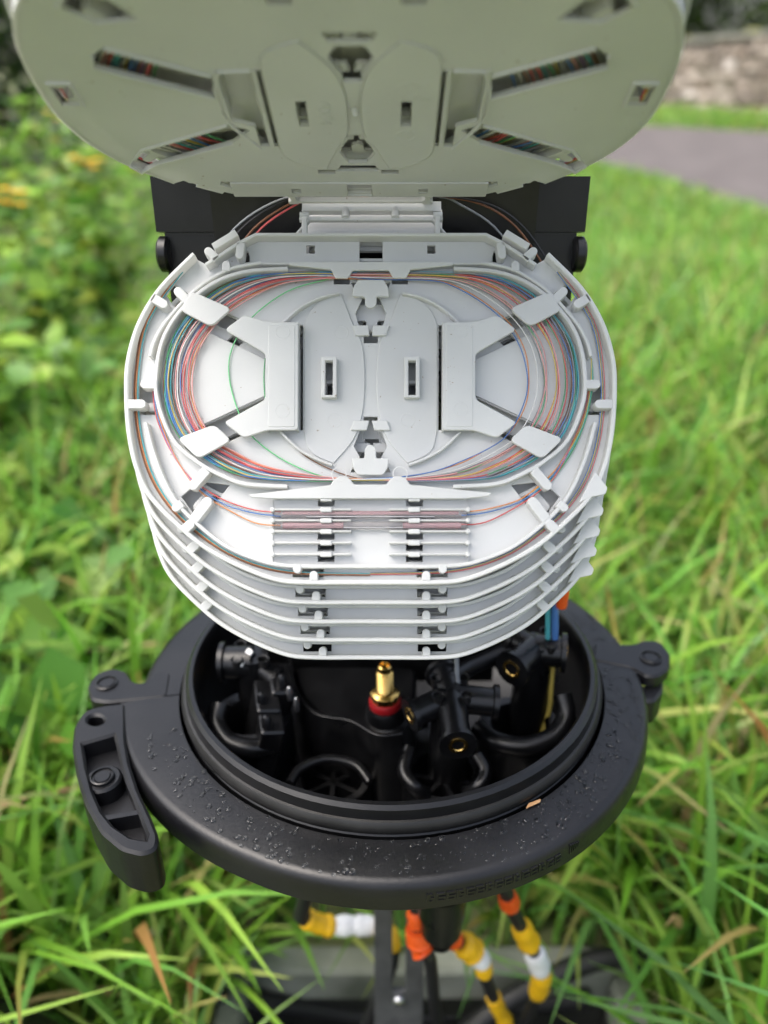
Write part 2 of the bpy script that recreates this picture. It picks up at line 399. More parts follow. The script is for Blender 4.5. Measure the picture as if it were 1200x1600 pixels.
# --- grass
def blades(P, h, w, tint, lean=.5, tip=None):
    n = len(P); az = rng.uniform(0, 2 * np.pi, n); ln = np.abs(rng.normal(lean, .28, n)); dr = rng.uniform(.1, 1.0, n)
    d = np.stack([np.cos(az), np.sin(az), 0 * az], 1); fa = az + rng.normal(1.57, .6, n); s = np.stack([np.cos(fa), np.sin(fa), 0 * az], 1)
    K = 6; Vs = []; Ts = []
    for k in range(K):
        t = k / (K - 1)
        c = P + d * (h * (ln * t * .5 + dr * .55 * t ** 2.6))[:, None]; c[:, 2] += h * (t - .36 * dr * t ** 3.2) * (1 - .18 * ln)
        ww = w * (.55 + .9 * t * (1 - t) - .52 * t ** 3) * .9
        Vs += [c - s * ww[:, None] * .5, c + s * ww[:, None] * .5]
        Ts += [tint * (1 - .15 * (1 - t)) if tip is None else tint * (1 - t ** 3) + tip * t ** 3] * 2
    V = np.stack(Vs, 1).reshape(-1, 3); T = np.stack(Ts, 1).reshape(-1, 3)
    b = (np.arange(n) * 2 * K)[:, None]
    Q = np.concatenate([b + np.array([[2 * k, 2 * k + 1, 2 * k + 3, 2 * k + 2]]) for k in range(K - 1)], 0)
    return V, Q, T
GR = [(.155, .335, .034), (.205, .40, .042), (.115, .265, .036), (.255, .43, .06), (.185, .38, .065), (.32, .42, .09), (.14, .32, .07)]
DRY = [(.36, .30, .10), (.30, .16, .06), (.42, .36, .16)]
xe = np.array([p_[0] for p_ in near_edge]); ye = np.array([p_[1] for p_ in near_edge]); oe = np.argsort(ye)
xf = np.array([p_[0] for p_ in far_edge]); yf = np.array([p_[1] for p_ in far_edge]); of = np.argsort(yf)
def on_road(x, y):
    return (x > np.interp(y, ye[oe], xe[oe])) & (x < np.interp(y, yf[of], xf[of]))
RX, RY = .004, .308                     # the closure stands here
def scatter(n, x0, x1, y0, y1):
    return rng.uniform(x0, x1, n), rng.uniform(y0, y1, n)
def grass(n, box, hr, wr, keep=None, dry=.05, lean=.5, cols=GR):
    x, y = scatter(n, *box); k = ~on_road(x, y)
    k &= ~((x > CH[0] - .026) & (x < CH[1] + .026) & (y > CH[2] - .03) & (y < CH[3] + .026))
    k &= np.hypot(x - RX, y - RY) > .165
    k &= ~((np.abs(x + .305) < .10) & (y < .325))           # the dome cover lies here
    k &= (rng.random(len(x)) < .55) | ~((x < -.24 - .05 * y) & (y > .5))          # weeds crowd it out on the left
    if keep is not None: k &= keep(x, y)
    x, y = x[k], y[k]; n = len(x); h = rng.uniform(*hr, n); w = rng.uniform(*wr, n)
    dc = np.hypot(x - RX, y - RY); h *= np.clip((dc - .06) / .20, .4, 1)     # trodden down round the closure
    h *= np.clip((np.hypot(x, y) - .02) / .36, .5, 1)
    h *= np.interp(y, [0, 1.6, 3.0, 4.5, 30], [1, 1, .62, .32, .32])       # mown lower towards the road
    tn = tints(n, cols); dm = rng.random(n) < dry; tn[dm] = tints(int(dm.sum()), DRY)
    tip = tn * 1.1; yl = rng.random(n) < .12; tip[yl] = tints(int(yl.sum()), DRY)
    return blades(np.stack([x, y, 0 * x], 1), h, w, tn, lean, tip)
def stuff_blades(name, label, cat, parts, mat='grass_blade'):
    off = 0; Vs, Qs, Ts = [], [], []
    for V, Q, T in parts: Vs.append(V); Qs.append(Q + off); Ts.append(T); off += len(V)
    return obj(name, fast_mesh(name, np.concatenate(Vs), np.concatenate(Qs), np.concatenate(Ts)), mat, label=label, cat=cat, kind='stuff')
left = lambda x, y: x < -.25 - .1 * y
stuff_blades('grass', 'long wet bright green grass round the closure and along the verge', 'grass', [
    grass(19000, (-1.0, 1.1, .05, 1.3), (.14, .36), (.007, .018)),
    grass(17000, (-.1, 2.3, .9, 2.8), (.20, .40), (.010, .019), lambda x, y: ~left(x, y), .03),
    grass(22000, (-.6, 2.4, 2.4, 8.6), (.22, .36), (.010, .018), lambda x, y: ~left(x, y), .03),
    grass(5000, (-2.6, -.2, .6, 4.5), (.18, .42), (.005, .009), None, .07),
    grass(16000, (.5, 8.5, 8.0, 21), (.40, .8), (.02, .04), None, .05, .4),
])
nb = 170; sd = rng.integers(0, 3, nb)
bx_ = np.where(sd == 0, rng.uniform(CH[0] - .05, CH[0] - .02, nb), np.where(sd == 1, rng.uniform(CH[1] + .02, CH[1] + .06, nb), rng.uniform(CH[0], CH[1], nb)))
by_ = np.where(sd == 2, rng.uniform(CH[3] + .025, CH[3] + .05, nb), rng.uniform(.26, CH[3] + .02, nb))
stuff_blades('grass_fringe', 'grass blades hanging over the edge of the cable chamber', 'grass', [blades(np.stack([bx_, by_, 0 * bx_], 1), rng.uniform(.10, .20, nb), rng.uniform(.005, .010, nb), tints(nb, GR), .7)])
# --- undergrowth on the left: nettles, docks and brambles
n = 26000; x, y = scatter(n, -4.2, -.24, .45, 6.5); x[:5000], y[:5000] = scatter(5000, -1.4, -.22, .42, 1.9)
k = (x < -.25 - .10 * y * rng.random(n)) & (rng.random(n) < .25 + .75 * (np.sin(x * 9 + np.sin(y * 7)) * .5 + .5)); x, y = x[k], y[k]
ht = np.clip(.25 + .11 * (y - .4) + .08 * (-x - .4), .2, .95) * (.6 + .4 * np.sin(x * 6.1) * np.cos(y * 5.3))
zz = ht * rng.random(len(x)) ** .6
UG = [(.15, .31, .035), (.19, .36, .045), (.10, .23, .03), (.25, .39, .05), (.22, .36, .055), (.13, .28, .06)]
P = np.stack([x, y, zz], 1); nn = len(P)
dl = rng.random(nn) < .02; tn = tints(nn, UG); tn[dl] = tints(int(dl.sum()), DRY)
obj('undergrowth', leaves_mesh(P, rng.uniform(.025, .075, nn), tn, .45, 1.2), 'foliage', label='tangle of green weeds filling the left bank', cat='undergrowth', kind='stuff')

# --- single plants one can pick out on the left
def plant(name, label, cat, root, h, stems, leaf, cols, group, flowers=0):
    t_ = thing(name, label, cat, Matrix.Translation(root), group); mb = MB(); P = []; S = []; heads = []
    for k in range(stems):
        a = k * 2.4 + random.random(); ln = random.uniform(.15, .45) * h * (.06 if flowers and k < 2 else 1); hh = h * (1 if flowers and k < 2 else random.uniform(.75, .95))
        pts = spline([(0, 0, 0), (math.cos(a) * ln * .3, math.sin(a) * ln * .3, hh * .5), (math.cos(a) * ln, math.sin(a) * ln, hh)], 5)
        mb.add(*tube_g(pts, [.004 * (1 - .07 * i) for i in range(len(pts))], 5)); heads.append(pts[-1])
        for q in pts[1:]:
            for _ in range(4): P.append(q); S.append(leaf * random.uniform(.7, 1.3) * (1.2 - .6 * q[2] / h))
    obj('stem', mb.mesh(smooth=60), 'stem_green', t_)
    obj('foliage', leaves_mesh(np.array(P), S, tints(len(P), cols), .4, 1.1), 'foliage', t_)
    for k in range(flowers):
        c = Vector(heads[k % 2]) + Vector((random.uniform(-.03, .03), random.uniform(-.03, .03), random.uniform(0, .03)))
        mbf = MB()
        for j in range(11):
            a = j * 2 * math.pi / 11; ca, sa = math.cos(a), math.sin(a); r0, r1, w = .004, .017, .0032
            mbf.add([(c.x + ca * r0 - sa * w * .5, c.y + sa * r0 + ca * w * .5, c.z), (c.x + ca * r1 - sa * w, c.y + sa * r1 + ca * w, c.z + .003), (c.x + ca * r1 + sa * w, c.y + sa * r1 - ca * w, c.z + .003), (c.x + ca * r0 + sa * w * .5, c.y + sa * r0 - ca * w * .5, c.z)], [(0, 1, 2, 3)])
        mbf.add(*lathe_g([(.0001, .006), (.004, .005), (.006, 0)], 8, Matrix.Translation(c)))
        obj('flower', mbf.mesh(), 'petal', t_)
def spot(px, py, d, drop):              # a plant whose head shows at (px, py), d metres off
    q = CAMP + ray(px, py) * d; return Vector((q.x, q.y, 0)), q.z
for px, py, d, nf, lab in ((132, 262, 1.9, 10, 'yellow-flowered weed touching the edge of the raised tray'), (22, 322, 1.6, 7, 'yellow-flowered weed at the left edge of the picture'), (88, 190, 2.3, 3, 'yellow-green flowering weed behind the others, nearest the dark bush')):
    r_, h_ = spot(px, py, d, 0); plant('flowering_weed', lab, 'plant', r_, max(h_, .2), 6, .07, UG + [(.26, .30, .04)], 'yellow flowering weeds', nf)
for px, py, d, lab in ((160, 880, .95, 'lying just left of the lower tray stack'), (70, 700, 1.15, 'near the left edge, level with the open tray'), (60, 980, .85, 'nearest the bottom, left of the clamp ring'), (180, 690, 1.2, 'touching the left rim of the open tray'), (40, 560, 1.4, 'farthest off, level with the hinge'), (235, 905, .9, 'between the tray stack and the clamp ring')):
    r_, h_ = spot(px, py, d, 0)
    plant('dock_plant', 'broad-leaved dock plant ' + lab, 'plant', r_, max(h_, .12), 6, .055, UG, 'dock plants left of the trays')

# --- cable chamber in the ground under the closure
cb = thing('cable_chamber', 'open cable chamber with grey rim set in the grass under the closure', 'chamber', Matrix())
x0, x1, y0, y1 = CH
RW = .024
for a, b, c, d, in ((x0 - RW, x1 + RW, y1 - .002, y1 + RW), (x0 - RW, x1 + RW, y0 - RW, y0 + .002), (x0 - RW, x0 + .002, y0 + .002, y1 - .002), (x1 - .002, x1 + RW, y0 + .002, y1 - .002)):
    obj('rim', mesh('rim', *plate_g(rnd([(a, c), (b, c), (b, d), (a, d)], .008), (), -.03, .012, .004), 40), 'concrete', cb)
mb = MB()
for (ax, ay), (bx, by) in (((x0, y0), (x1, y0)), ((x1, y0), (x1, y1)), ((x1, y1), (x0, y1)), ((x0, y1), (x0, y0))):
    mb.add([(ax, ay, -.5), (bx, by, -.5), (bx, by, -.02), (ax, ay, -.02)], [(0, 1, 2, 3)])
mb.add([(x0, y0, -.5), (x1, y0, -.5), (x1, y1, -.5), (x0, y1, -.5)], [(0, 1, 2, 3)])
obj('pit_lining', mb.mesh(), 'pit_plastic', cb)

# ================================================================== THE SPLICE TRAYS
# The tray is drawn on a sheet in drawing units (u = across from the tray's axis, w = down the sheet) and
# turned into metres in the tray's own plane; h is the height above the tray floor.
TY = Vector((0, .991, .134)); TN = Vector((0, .134, -.991)); TO = Vector((-.0052, .0449, .300))
def T(u, w, h=0.0):
    q = (800 - w) / FPX; ov = TO.y + TN.y * h; oz = TO.z + TN.z * h
    s = (oz * q - ov) / (TY.y - TY.z * q); return (u / FPX * (oz + TY.z * s), s)
def TT(l, h=0.0): return [T(u, w, h) for u, w in l]
def mir(l): return [(-u, w) for u, w in l]
mm = .001
PARTS = []                              # (name, mesh) of one tray
def part(name, me): PARTS.append((name, me))
# --- floor with its openings
rim_half = [(277, 396), (329, 449), (362, 503), (379, 560), (382, 612), (378, 675), (366, 730), (343, 777), (290, 830), (250, 860), (200, 886), (145, 906)]
rim_half += [(95, 910), (45, 910)]
rim_r = spline(rim_half, 5)
RH = 5.0 * mm
rim_path = TT(rim_r[::-1] and mir(rim_r), RH)[:] + TT(rim_r[::-1], RH)
rim_in = offset_poly(rim_path, 0)
outl = TT([(-258, 413), (-206, 379), (-180, 366), (180, 366), (206, 379), (258, 413)], 0) + rim_path[::-1]
def quad(u0, u1, w0, w1): return [(u0, w0), (u1, w0), (u1, w1), (u0, w1)]
H2 = []
for s in (1, -1):
    f = (lambda l: l) if s == 1 else mir
    H2 += [f(q) for q in (quad(337, 362, 603, 648), quad(73, 121, 889, 902),
        [(322, 458), (310, 476), (294, 500), (165, 561), (138, 547), (166, 517), (282, 462), (311, 440)], [(165, 618), (297, 680), (290, 700), (272, 714), (165, 664)],
        quad(106, 112, 508, 672), [(118, 507), (130, 507), (130, 556), (157, 569), (157, 667), (118, 667)], quad(59, 71, 563, 617), quad(88, 101, 383, 396), quad(33, 58, 433, 444),
        [(296, 776), (268, 752), (220, 758), (266, 817)], [(192, 392), (206, 399), (203, 411), (188, 409)])]
    H2 += [f(quad(56, 82, a, b)) for a, b in ((781, 791), (799, 808), (816, 826), (833, 843), (850, 861), (868, 878))]
H2 += [[(-13, 465), (-24, 490), (-20, 505), (-11, 524), (-11, 536), (11, 536), (11, 524), (20, 505), (24, 490), (13, 465)],
       [(-11, 651), (11, 651), (11, 662), (18, 676), (26, 697), (16, 716), (-16, 716), (-26, 697), (-18, 676), (-11, 662)],
       [(-31, 441), (31, 441), (24, 457), (-24, 457)], [(-31, 738), (31, 738), (24, 723), (-24, 723)], quad(-18, 18, 376, 409)]
part('floor', plate(outl, [TT(h) for h in H2], -1.3 * mm, 0, .12 * mm))
def W(name, pts, th, h, z0=0.0, side=0, sp=5):
    l = spline(pts, sp) if sp else pts
    part(name, wall(TT(l, h * mm), th * mm, z0 * mm, h * mm, .28 * mm, side))
part('outer_rim', wall(offset_poly(rim_path, 0), 1.7 * mm, -1.3 * mm, RH, .4 * mm))
W('top_wall', [(-258, 413), (-206, 379), (-180, 366), (180, 366), (206, 379), (258, 413)], 1.4, 5, 0, 0, 0)
W('trough_wall', [(-172, 411), (172, 411)], 1.0, 4.0, 0, 0, 0)
ch_low = [(352, 660), (339, 708), (320, 756), (297, 792), (262, 826), (222, 855), (180, 873), (146, 882), (100, 885), (45, 885)]
W('channel_wall', mir(ch_low) + ch_low[::-1], 1.35, 4.8)
inner = [(130, 419), (197, 424), (250, 444), (296, 483), (326, 532), (336, 593), (330, 638), (308, 688), (270, 722), (232, 743), (195, 756), (130, 760)]
def rp(name, pts, z0, z1, r=4, holes=()):
    part(name, plate(TT(rnd(pts, r), z1 * mm), [TT(h, z1 * mm) for h in holes], z0 * mm, z1 * mm, .22 * mm))
def knob(a, b, w=13, z0=0.0, z1=5.0):   # round-ended lug from a to b
    a = Vector(a); b = Vector(b); d = (b - a).normalized(); n = Vector((-d.y, d.x)); l = []
    l += [tuple(a + n * w / 2)]
    for k in range(9):
        t = math.pi * k / 8; l.append(tuple(b - d * w / 2 + n * math.cos(t) * w / 2 + d * math.sin(t) * w / 2))
    l += [tuple(a - n * w / 2)]
    part('retaining_lug', plate(TT(l, z1 * mm), (), z0 * mm, z1 * mm, .25 * mm))
for s in (1, -1):
    f = (lambda l: l) if s == 1 else mir
    g = lambda p_: (p_[0] * s, p_[1])
    W('channel_wall', f([(172, 410), (218, 419), (258, 440), (290, 467), (322, 504), (338, 532), (345, 556)]), 1.2, 4.8)
    W('coil_wall', f(inner), 1.5, 4.9)
    rp('coil_pad', f([(279, 455), (217, 482), (249, 510), (299, 484)]), 3.9, 5.2, 10)
    rp('coil_pad', f([(244, 663), (217, 688), (269, 717), (302, 685)]), 3.9, 5.2, 10)
    # central clamp: raised hollow block with two arms
    rp('coil_clamp', f([(113, 503), (162, 503), (198, 492), (228, 515), (164, 552), (164, 624), (229, 660), (198, 684), (162, 672), (113, 672)]), 4.2, 5.5, 7)
    rp('clamp_panel', f([(118, 508), (160, 508), (160, 667), (118, 667)]), 5.4, 5.68, 3)
    W('clamp_side', f([(114, 672), (114, 503)]), .8, 4.3, -2.0, 0, 0); W('clamp_side', f([(162, 566), (162, 672)]), .8, 4.3, -2.0, 0, 0)
    W('hub_wall', f([(137, 503), (112, 481), (82, 465), (50, 457)]), 1.0, 3.0); W('hub_wall', f([(141, 674), (114, 700), (86, 716), (60, 726)]), 1.0, 3.0)
    rp('hub_plate', f(spline([(46, 459), (27, 508), (13, 540), (9, 593), (13, 646), (27, 687), (58, 724)], 4) + spline([(60, 723), (82, 714), (98, 700), (104, 672)], 3) + spline([(104, 508), (96, 488), (78, 470), (48, 459)], 3)), 0, .7, 6, [f(quad(59, 71, 563, 617))])
    rp('boss', f(quad(53, 77, 557, 621)), .5, 3.6, 1.5, [f(quad(59, 71, 563, 617))])
    rp('catch', f([(4, 508), (29, 508), (24, 524), (2, 524)]), .6, 1.9, 1.5); rp('catch', f([(2, 657), (26, 657), (31, 672), (6, 672)]), .6, 1.9, 1.5)
    for k, wv in enumerate((796, 813, 830, 848, 866)):
        W('splice_rib', f([(153, wv), (30, wv)]), .75, 3.6, 0, 0, 0)
        rp('splice_clip', f(quad(60, 78, wv - 3.5, wv + 4)), 2.2, 4.1, 1.5)
        part('rib_end', plate(TT([(153 * s + 4 * math.cos(a), wv + 4 * math.sin(a)) for a in np.arange(0, 6.28, .7)], 3.8 * mm), (), 0, 3.8 * mm, .3 * mm))
    rp('splice_clip', f(quad(60, 78, 777, 783)), 2.2, 4.4, 1.5)
    W('comb_end', f([(153, 781), (153, 880)]), .3, .7, 0, 0, 0)
    knob(g((335, 600)), g((360, 600)), 14); knob(g((378, 631)), g((351, 631)), 14)
    knob(g((114, 882)), g((114, 896)), 13); knob(g((88, 907)), g((88, 892)), 13)
    knob(g((256, 734)), g((282, 764)), 15); knob(g((276, 812)), g((250, 778)), 16)
    knob(g((294, 786)), g((309, 797)), 13); knob(g((291, 828)), g((276, 814)), 15)
    knob(g((342, 464)), g((318, 478)), 14); knob(g((286, 470)), g((306, 450)), 14)
    knob(g((240, 404)), g((259, 388)), 13); knob(g((203, 379)), g((206, 404)), 13); knob(g((226, 423)), g((226, 407)), 13)
    W('guide_flange', f([(210, 363), (246, 385)]), 3.0, 6.0, -1.0, 0, 0)
    W('hinge_arm', f([(104, 366), (104, 338)]), 2.0, 2.2, -1.2, 0, 0)
    part('hinge_pin', mesh('pin', *tube_g([(*T(s * 97, 338), .4 * mm), (*T(s * 111, 338), .4 * mm)], 1.5 * mm, 10), 40))
    W('hinge_gusset', f([(118, 366), (96, 341)]), .8, 1.6, -1.0, 0, 0)
    # underside
    for lip in ([(165, 561), (294, 500), (310, 476)], [(322, 458), (311, 440), (282, 462), (166, 517)], [(165, 618), (297, 680), (290, 700)], [(272, 714), (165, 664)],
                [(130, 503), (160, 560), (167, 590), (165, 640), (155, 672), (117, 674)], [(266, 819), (299, 778)], [(335, 601), (335, 650), (363, 650)]):
        part('edge_lip', wall(TT(f(lip)), .8 * mm, -2.15 * mm, -1.2 * mm, .05 * mm))
    rp('underside_hub', f(spline([(44, 455), (26, 508), (12, 540), (8, 593), (12, 646), (26, 687), (56, 728)], 4) + spline([(58, 727), (82, 718), (100, 702), (104, 672)], 3) + spline([(104, 508), (98, 486), (78, 466), (46, 455)], 3)), -2.0, -1.25, 6, [f(quad(59, 71, 563, 617))])
W('hinge_bar', [(-112, 341), (112, 341)], 1.6, .9, -1.1, 0, 0)
rp('fibre_guard', [(-128, 414), (-62, 421), (-55, 434), (-36, 434), (-28, 422), (28, 422), (36, 434), (55, 434), (62, 421), (128, 414), (128, 409), (-128, 409)], 3.9, 4.9, 2)
rp('splice_guard', [(-190, 773), (-150, 768), (-62, 758), (-57, 749), (-48, 744), (-38, 744), (-31, 749), (-25, 757), (25, 757), (31, 749), (38, 744), (48, 744), (57, 749), (62, 757), (150, 766), (190, 770), (186, 775), (150, 779), (-150, 779), (-186, 777)], 3.7, 4.9, 2)
W('splice_wall', [(-151, 777), (151, 777)], 1.0, 3.8, 0, 0, 0)
rp('hub_cap', [(-29, 463), (-27, 448), (-20, 437), (20, 437), (27, 448), (29, 463), (9, 463), (9, 475), (4, 481), (-4, 481), (-9, 475), (-9, 463)], 2.6, 3.8, 3)
rp('hub_cap', [(-29, 716), (-27, 731), (-20, 742), (20, 742), (27, 731), (29, 716), (9, 716), (9, 702), (4, 695), (-4, 695), (-9, 702), (-9, 716)], 2.6, 3.8, 3)
rp('pull_tab', [(326, 786), (352, 736), (371, 762), (368, 772), (344, 777)], 3.9, 5.1, 3)
rp('hinge_plate', [(-190, 412), (-190, 372), (190, 372), (190, 412)], -2.1, -1.25, 3, [quad(-18, 18, 376, 409), quad(88, 101, 383, 396), quad(-101, -88, 383, 396)])
# raised mould lettering on the underside of the left hub
def letters(txt, size, M, mat, parent, name='moulded_lettering', ext=.0002):
    cu = bpy.data.curves.new('t', 'FONT'); cu.body = txt; cu.size = size; cu.extrude = ext; cu.align_x = 'CENTER'; cu.align_y = 'CENTER'
    o = bpy.data.objects.new('t', cu); COL.objects.link(o)
    dg = bpy.context.evaluated_depsgraph_get(); me = bpy.data.meshes.new_from_object(o.evaluated_get(dg)); bpy.data.objects.remove(o)
    me.transform(M); ob = obj(name, me, mat, parent); return ob

def cam_frame(o, ydir):                 # frame whose x runs across and whose y follows ydir (right, up, forward)
    return frame(rel(*o), Vector((1, 0, 0)), reldir(*ydir))
for _, me in PARTS: me.materials.append(MAT['tray_plastic'])
def make_tray(M, label, group):
    t_ = thing('splice_tray', label, 'splice tray', M, group)
    for nm, me in PARTS:
        o = bpy.data.objects.new(nm, me); COL.objects.link(o); o.parent = t_
    return t_
STEP = Vector((.00035, -.0081, .0060))
low_labels = ['open white splice tray with coiled coloured fibres, uppermost of the lower stack', 'white splice tray directly beneath the open top tray', 'white splice tray in the middle of the lower stack of five', 'white splice tray last but one from the bottom of the lower stack', 'bottommost white splice tray, just above the brass valve']
low = []
for i in range(5):
    low.append(make_tray(cam_frame(tuple(TO + STEP * i), tuple(TY)), low_labels[i], 'lower stack of splice trays'))
up_labels = ['raised white splice tray showing its underside, nearest of the tilted upper stack', 'raised white splice tray directly behind the one showing its underside', 'third raised white splice tray of the upper stack, seen by its edge', 'outermost raised white splice tray of the upper stack, seen by its edge']
FY = Vector((.045, -.035, .995)).normalized()
boss = Vector((-.0090, .1272, .2420)); up = []
for j in range(4):
    o = boss - FY * .0078 + Vector((-.0002, .0081, -.0055)) * j
    up.append(make_tray(cam_frame(tuple(o), tuple(FY)), up_labels[j], 'raised upper stack of splice trays'))
bx, by = T(-38, 590)
letters('4-FS-4', 5.2 * mm, Matrix.Translation((bx, by, -2.05 * mm)) @ Matrix.Rotation(R(90), 4, 'Z') @ Matrix.Rotation(R(180), 4, 'X'), 'tray_plastic', up[0])
for ux, wy in ((66, 540), (66, 640)):
    cx_, cy_ = T(ux, wy); rg_ = lathe([(3.0 * mm, -2.0 * mm), (3.1 * mm, -2.12 * mm), (3.4 * mm, -2.12 * mm), (3.5 * mm, -2.0 * mm)], 24, Matrix.Translation((cx_, cy_, 0)))
    o = obj('mould_dial', rg_, 'tray_plastic', up[0])
    mb = MB(); mb.add(*box_g(cx_ - .3 * mm, cx_ + .3 * mm, cy_ - 1.8 * mm, cy_ + 1.8 * mm, -2.15 * mm, -1.95 * mm)); obj('dial_arrow', mb.mesh(), 'tray_plastic', o)
gx, gy = T(0, 596); obj('gate_stub', mesh('g', *tube_g([(gx, gy, -1.2 * mm), (gx + .4 * mm, gy + .6 * mm, -3.4 * mm)], [1.0 * mm, .6 * mm], 8), 50), 'tray_plastic', up[0])
for cx_, wy in ((-56, 658), (58, 657), (-46, 521), (-135, 527), (-135, 648), (138, 526), (138, 646), (-48, 745), (46, 744)):
    a, b = T(cx_, wy); z_ = .72 if abs(cx_) < 70 and wy < 700 else (5.7 if abs(cx_) > 100 else 4.9)
    obj('ejector_mark', lathe([(2.5 * mm, z_ * mm - .02 * mm), (2.6 * mm, z_ * mm + .05 * mm), (2.8 * mm, z_ * mm + .05 * mm), (2.9 * mm, z_ * mm - .02 * mm)], 28, Matrix.Translation((a, b, 0))), 'tray_plastic', low[0])

mb = MB(); rs = random.Random(11)
for k in range(34):
    u_ = rs.choice((rs.gauss(124, 5), rs.uniform(60, 180), rs.uniform(-170, 170))); w_ = rs.gauss(598, 22) if 112 < u_ < 136 else rs.uniform(500, 740)
    a, b = T(u_, w_); r_ = rs.uniform(.06, .16) * mm; z_ = (5.7 if 113 < abs(u_) < 162 and 503 < w_ < 672 else .75 if abs(u_) < 105 else .02) * mm
    mb.add([(a - r_, b - r_, z_), (a + r_, b - r_ * .6, z_), (a + r_ * .8, b + r_, z_), (a - r_ * .7, b + r_ * .8, z_), (a, b, z_ + r_ * .6)], [(0, 1, 4), (1, 2, 4), (2, 3, 4), (3, 0, 4)])
obj('dirt_specks', mb.mesh(), 'dry_leaf', low[0], kind='stuff')

# ------------------------------------------------------------------ optical fibres
def fibre(pts, col, M, label, group, r=.27, sp=5, closed=False):
    # pts: (u, w, h in mm) on the tray sheet
    P = spline([(*T(u, w, h * mm), h * mm) for u, w, h in pts], sp, closed)
    o = obj('optical_fibre', mesh('fibre', *tube_g(P, r * mm, 6, closed), 70), 'fibre_' + col, None, label, 'fibre', group)
    o.matrix_world = M; return o
OUTR = [(0, 425), (110, 425), (190, 431), (243, 452), (286, 490), (315, 538), (325, 593), (319, 640), (298, 684), (262, 715), (225, 736), (185, 748), (100, 752), (0, 752)]
INNL = [(0, 436), (90, 437), (140, 446), (196, 472), (238, 506), (268, 552), (277, 600), (268, 645), (243, 686), (205, 708), (165, 726), (120, 737), (60, 746), (0, 748)]
INNR = [(0, 436), (90, 438), (130, 447), (178, 475), (215, 508), (238, 550), (245, 600), (236, 642), (210, 682), (178, 704), (140, 722), (100, 736), (50, 745), (0, 748)]
def coil(col, sl, sr, M, lab, grp, hz=0.0, r=.23):
    pts = []; n = len(OUTR)
    ph = random.random() * 6
    def lerp(a, b, s): return (a[0] + (b[0] - a[0]) * s, a[1] + (b[1] - a[1]) * s)
    jl = [random.uniform(-.025, .025) for _ in range(n)]; jr = [random.uniform(-.025, .025) for _ in range(n)]
    for i in range(n):
        u, w = lerp(OUTR[i], INNR[i], min(2, max(0, sr + jr[i]))); pts.append((u, w, .6 + hz + .5 * random.random() + 1.2 * abs(math.sin(ph + i))))
    for i in range(n - 2, 0, -1):
        u, w = lerp(OUTR[i], INNL[i], min(2, max(0, sl + jl[i]))); pts.append((-u, w, .6 + hz + .5 * random.random() + 1.2 * abs(math.sin(ph + i * 1.3))))
    return fibre(pts, col, M, lab, grp, r, 5, True)
M0 = low[0].matrix_world
seq = ['green', 'aqua', 'blue', 'green', 'yellow', 'grey', 'aqua', 'brown', 'grey', 'pink', 'white', 'grey', 'blue', 'red', 'red', 'pink', 'grey', 'red', 'orange', 'pink', 'green', 'blue', 'brown', 'aqua']
for i, c in enumerate(seq):
    s = (i + .5) / 20 if i < 20 else (.12, .2, .05, .3)[i - 20]
    sr = (.05, .0, .12, .64, .42, .18, .03, .08, .70, .36, .80, .10, .02, .40, .22, .60, .06, .45, .97, .66, .25, 1.0, .14, .07)[i]
    coil(c, s ** 1.15 * .98, sr, M0, f'thin {c} optical fibre coiled in the open top tray', 'fibres coiled in the top tray', 1.2 * random.random())
fibre([(-66, 436, 1.5), (-130, 455, 1.3), (-188, 498, 1.0), (-217, 545, .7), (-221, 590, .6), (-206, 645, .8), (-184, 683, 1.0), (-130, 722, 1.2), (-62, 748, 1.6), (0, 751, 1.6)], 'lime', M0, 'single bright green fibre looping well inside the coil on the left', 'stray fibres in the top tray', .24)
fibre([(-165, 560, .5), (-167, 590, .5), (-165, 622, .5)], 'green', M0, 'short green fibre showing behind the left clamp block', 'stray fibres in the top tray', .24)
fibre([(-138, 676, .6), (-110, 706, .8), (-80, 725, 1), (-40, 742, 1.3), (0, 751, 1.6)], 'brown', M0, 'thin brown fibre following the lower left hub wall', 'stray fibres in the top tray', .22)
# fibres leading to the splice sleeves
for c, wv, d, lab in (('red', 801, 0, 'upper red fibre entering the left end of the upper splice sleeve'), ('blue', 806, 5, 'blue fibre entering the left end of the upper splice sleeve'), ('orange', 821, 10, 'orange-red fibre entering the left end of the lower splice sleeve')):
    fibre([(-341 + d * .3, 600, 1.5), (-335 + d * .5, 650, 1.4), (-314 + d * .2, 700, 1.2), (-286, 742 + d * .2, 1.0), (-260, 763 + d, 1.0), (-225, 783 + d * 1.2, 1), (-180, wv - 4, 1.2), (-140, wv, 1.5)], c, M0, lab, 'fibres on the left of the splice holder', .25)
for c, wv, d, lab in (('orange', 800, 0, 'orange fibre leaving the right end of the upper splice sleeve'), ('blue', 805, 4, 'blue fibre leaving the right end of the upper splice sleeve'), ('red', 820, 9, 'red fibre leaving the right end of the lower splice sleeve')):
    fibre([(142, wv, 1.5), (180, wv - 4, 1.2), (230, 782 + d, 1), (262, 760 + d, 1), (290, 733 + d, 1.1), (316, 690, 1.3), (334, 645, 1.4), (342, 600, 1.5)], c, M0, lab, 'fibres on the right of the splice holder', .25)
for c, d in (('green', 0), ('aqua', 5), ('yellow', 9)):
    fibre([(262 - d, 770, .8), (290, 742 - d, 1), (318, 700 - d, 1.2), (338 - d * .3, 650, 1.2), (347 - d * .3, 600, 1.4), (345, 560, 1.6)], c, M0, f'{c} fibre in the right gap between coil wall and channel wall', 'fibres beside the right coil wall', .25)
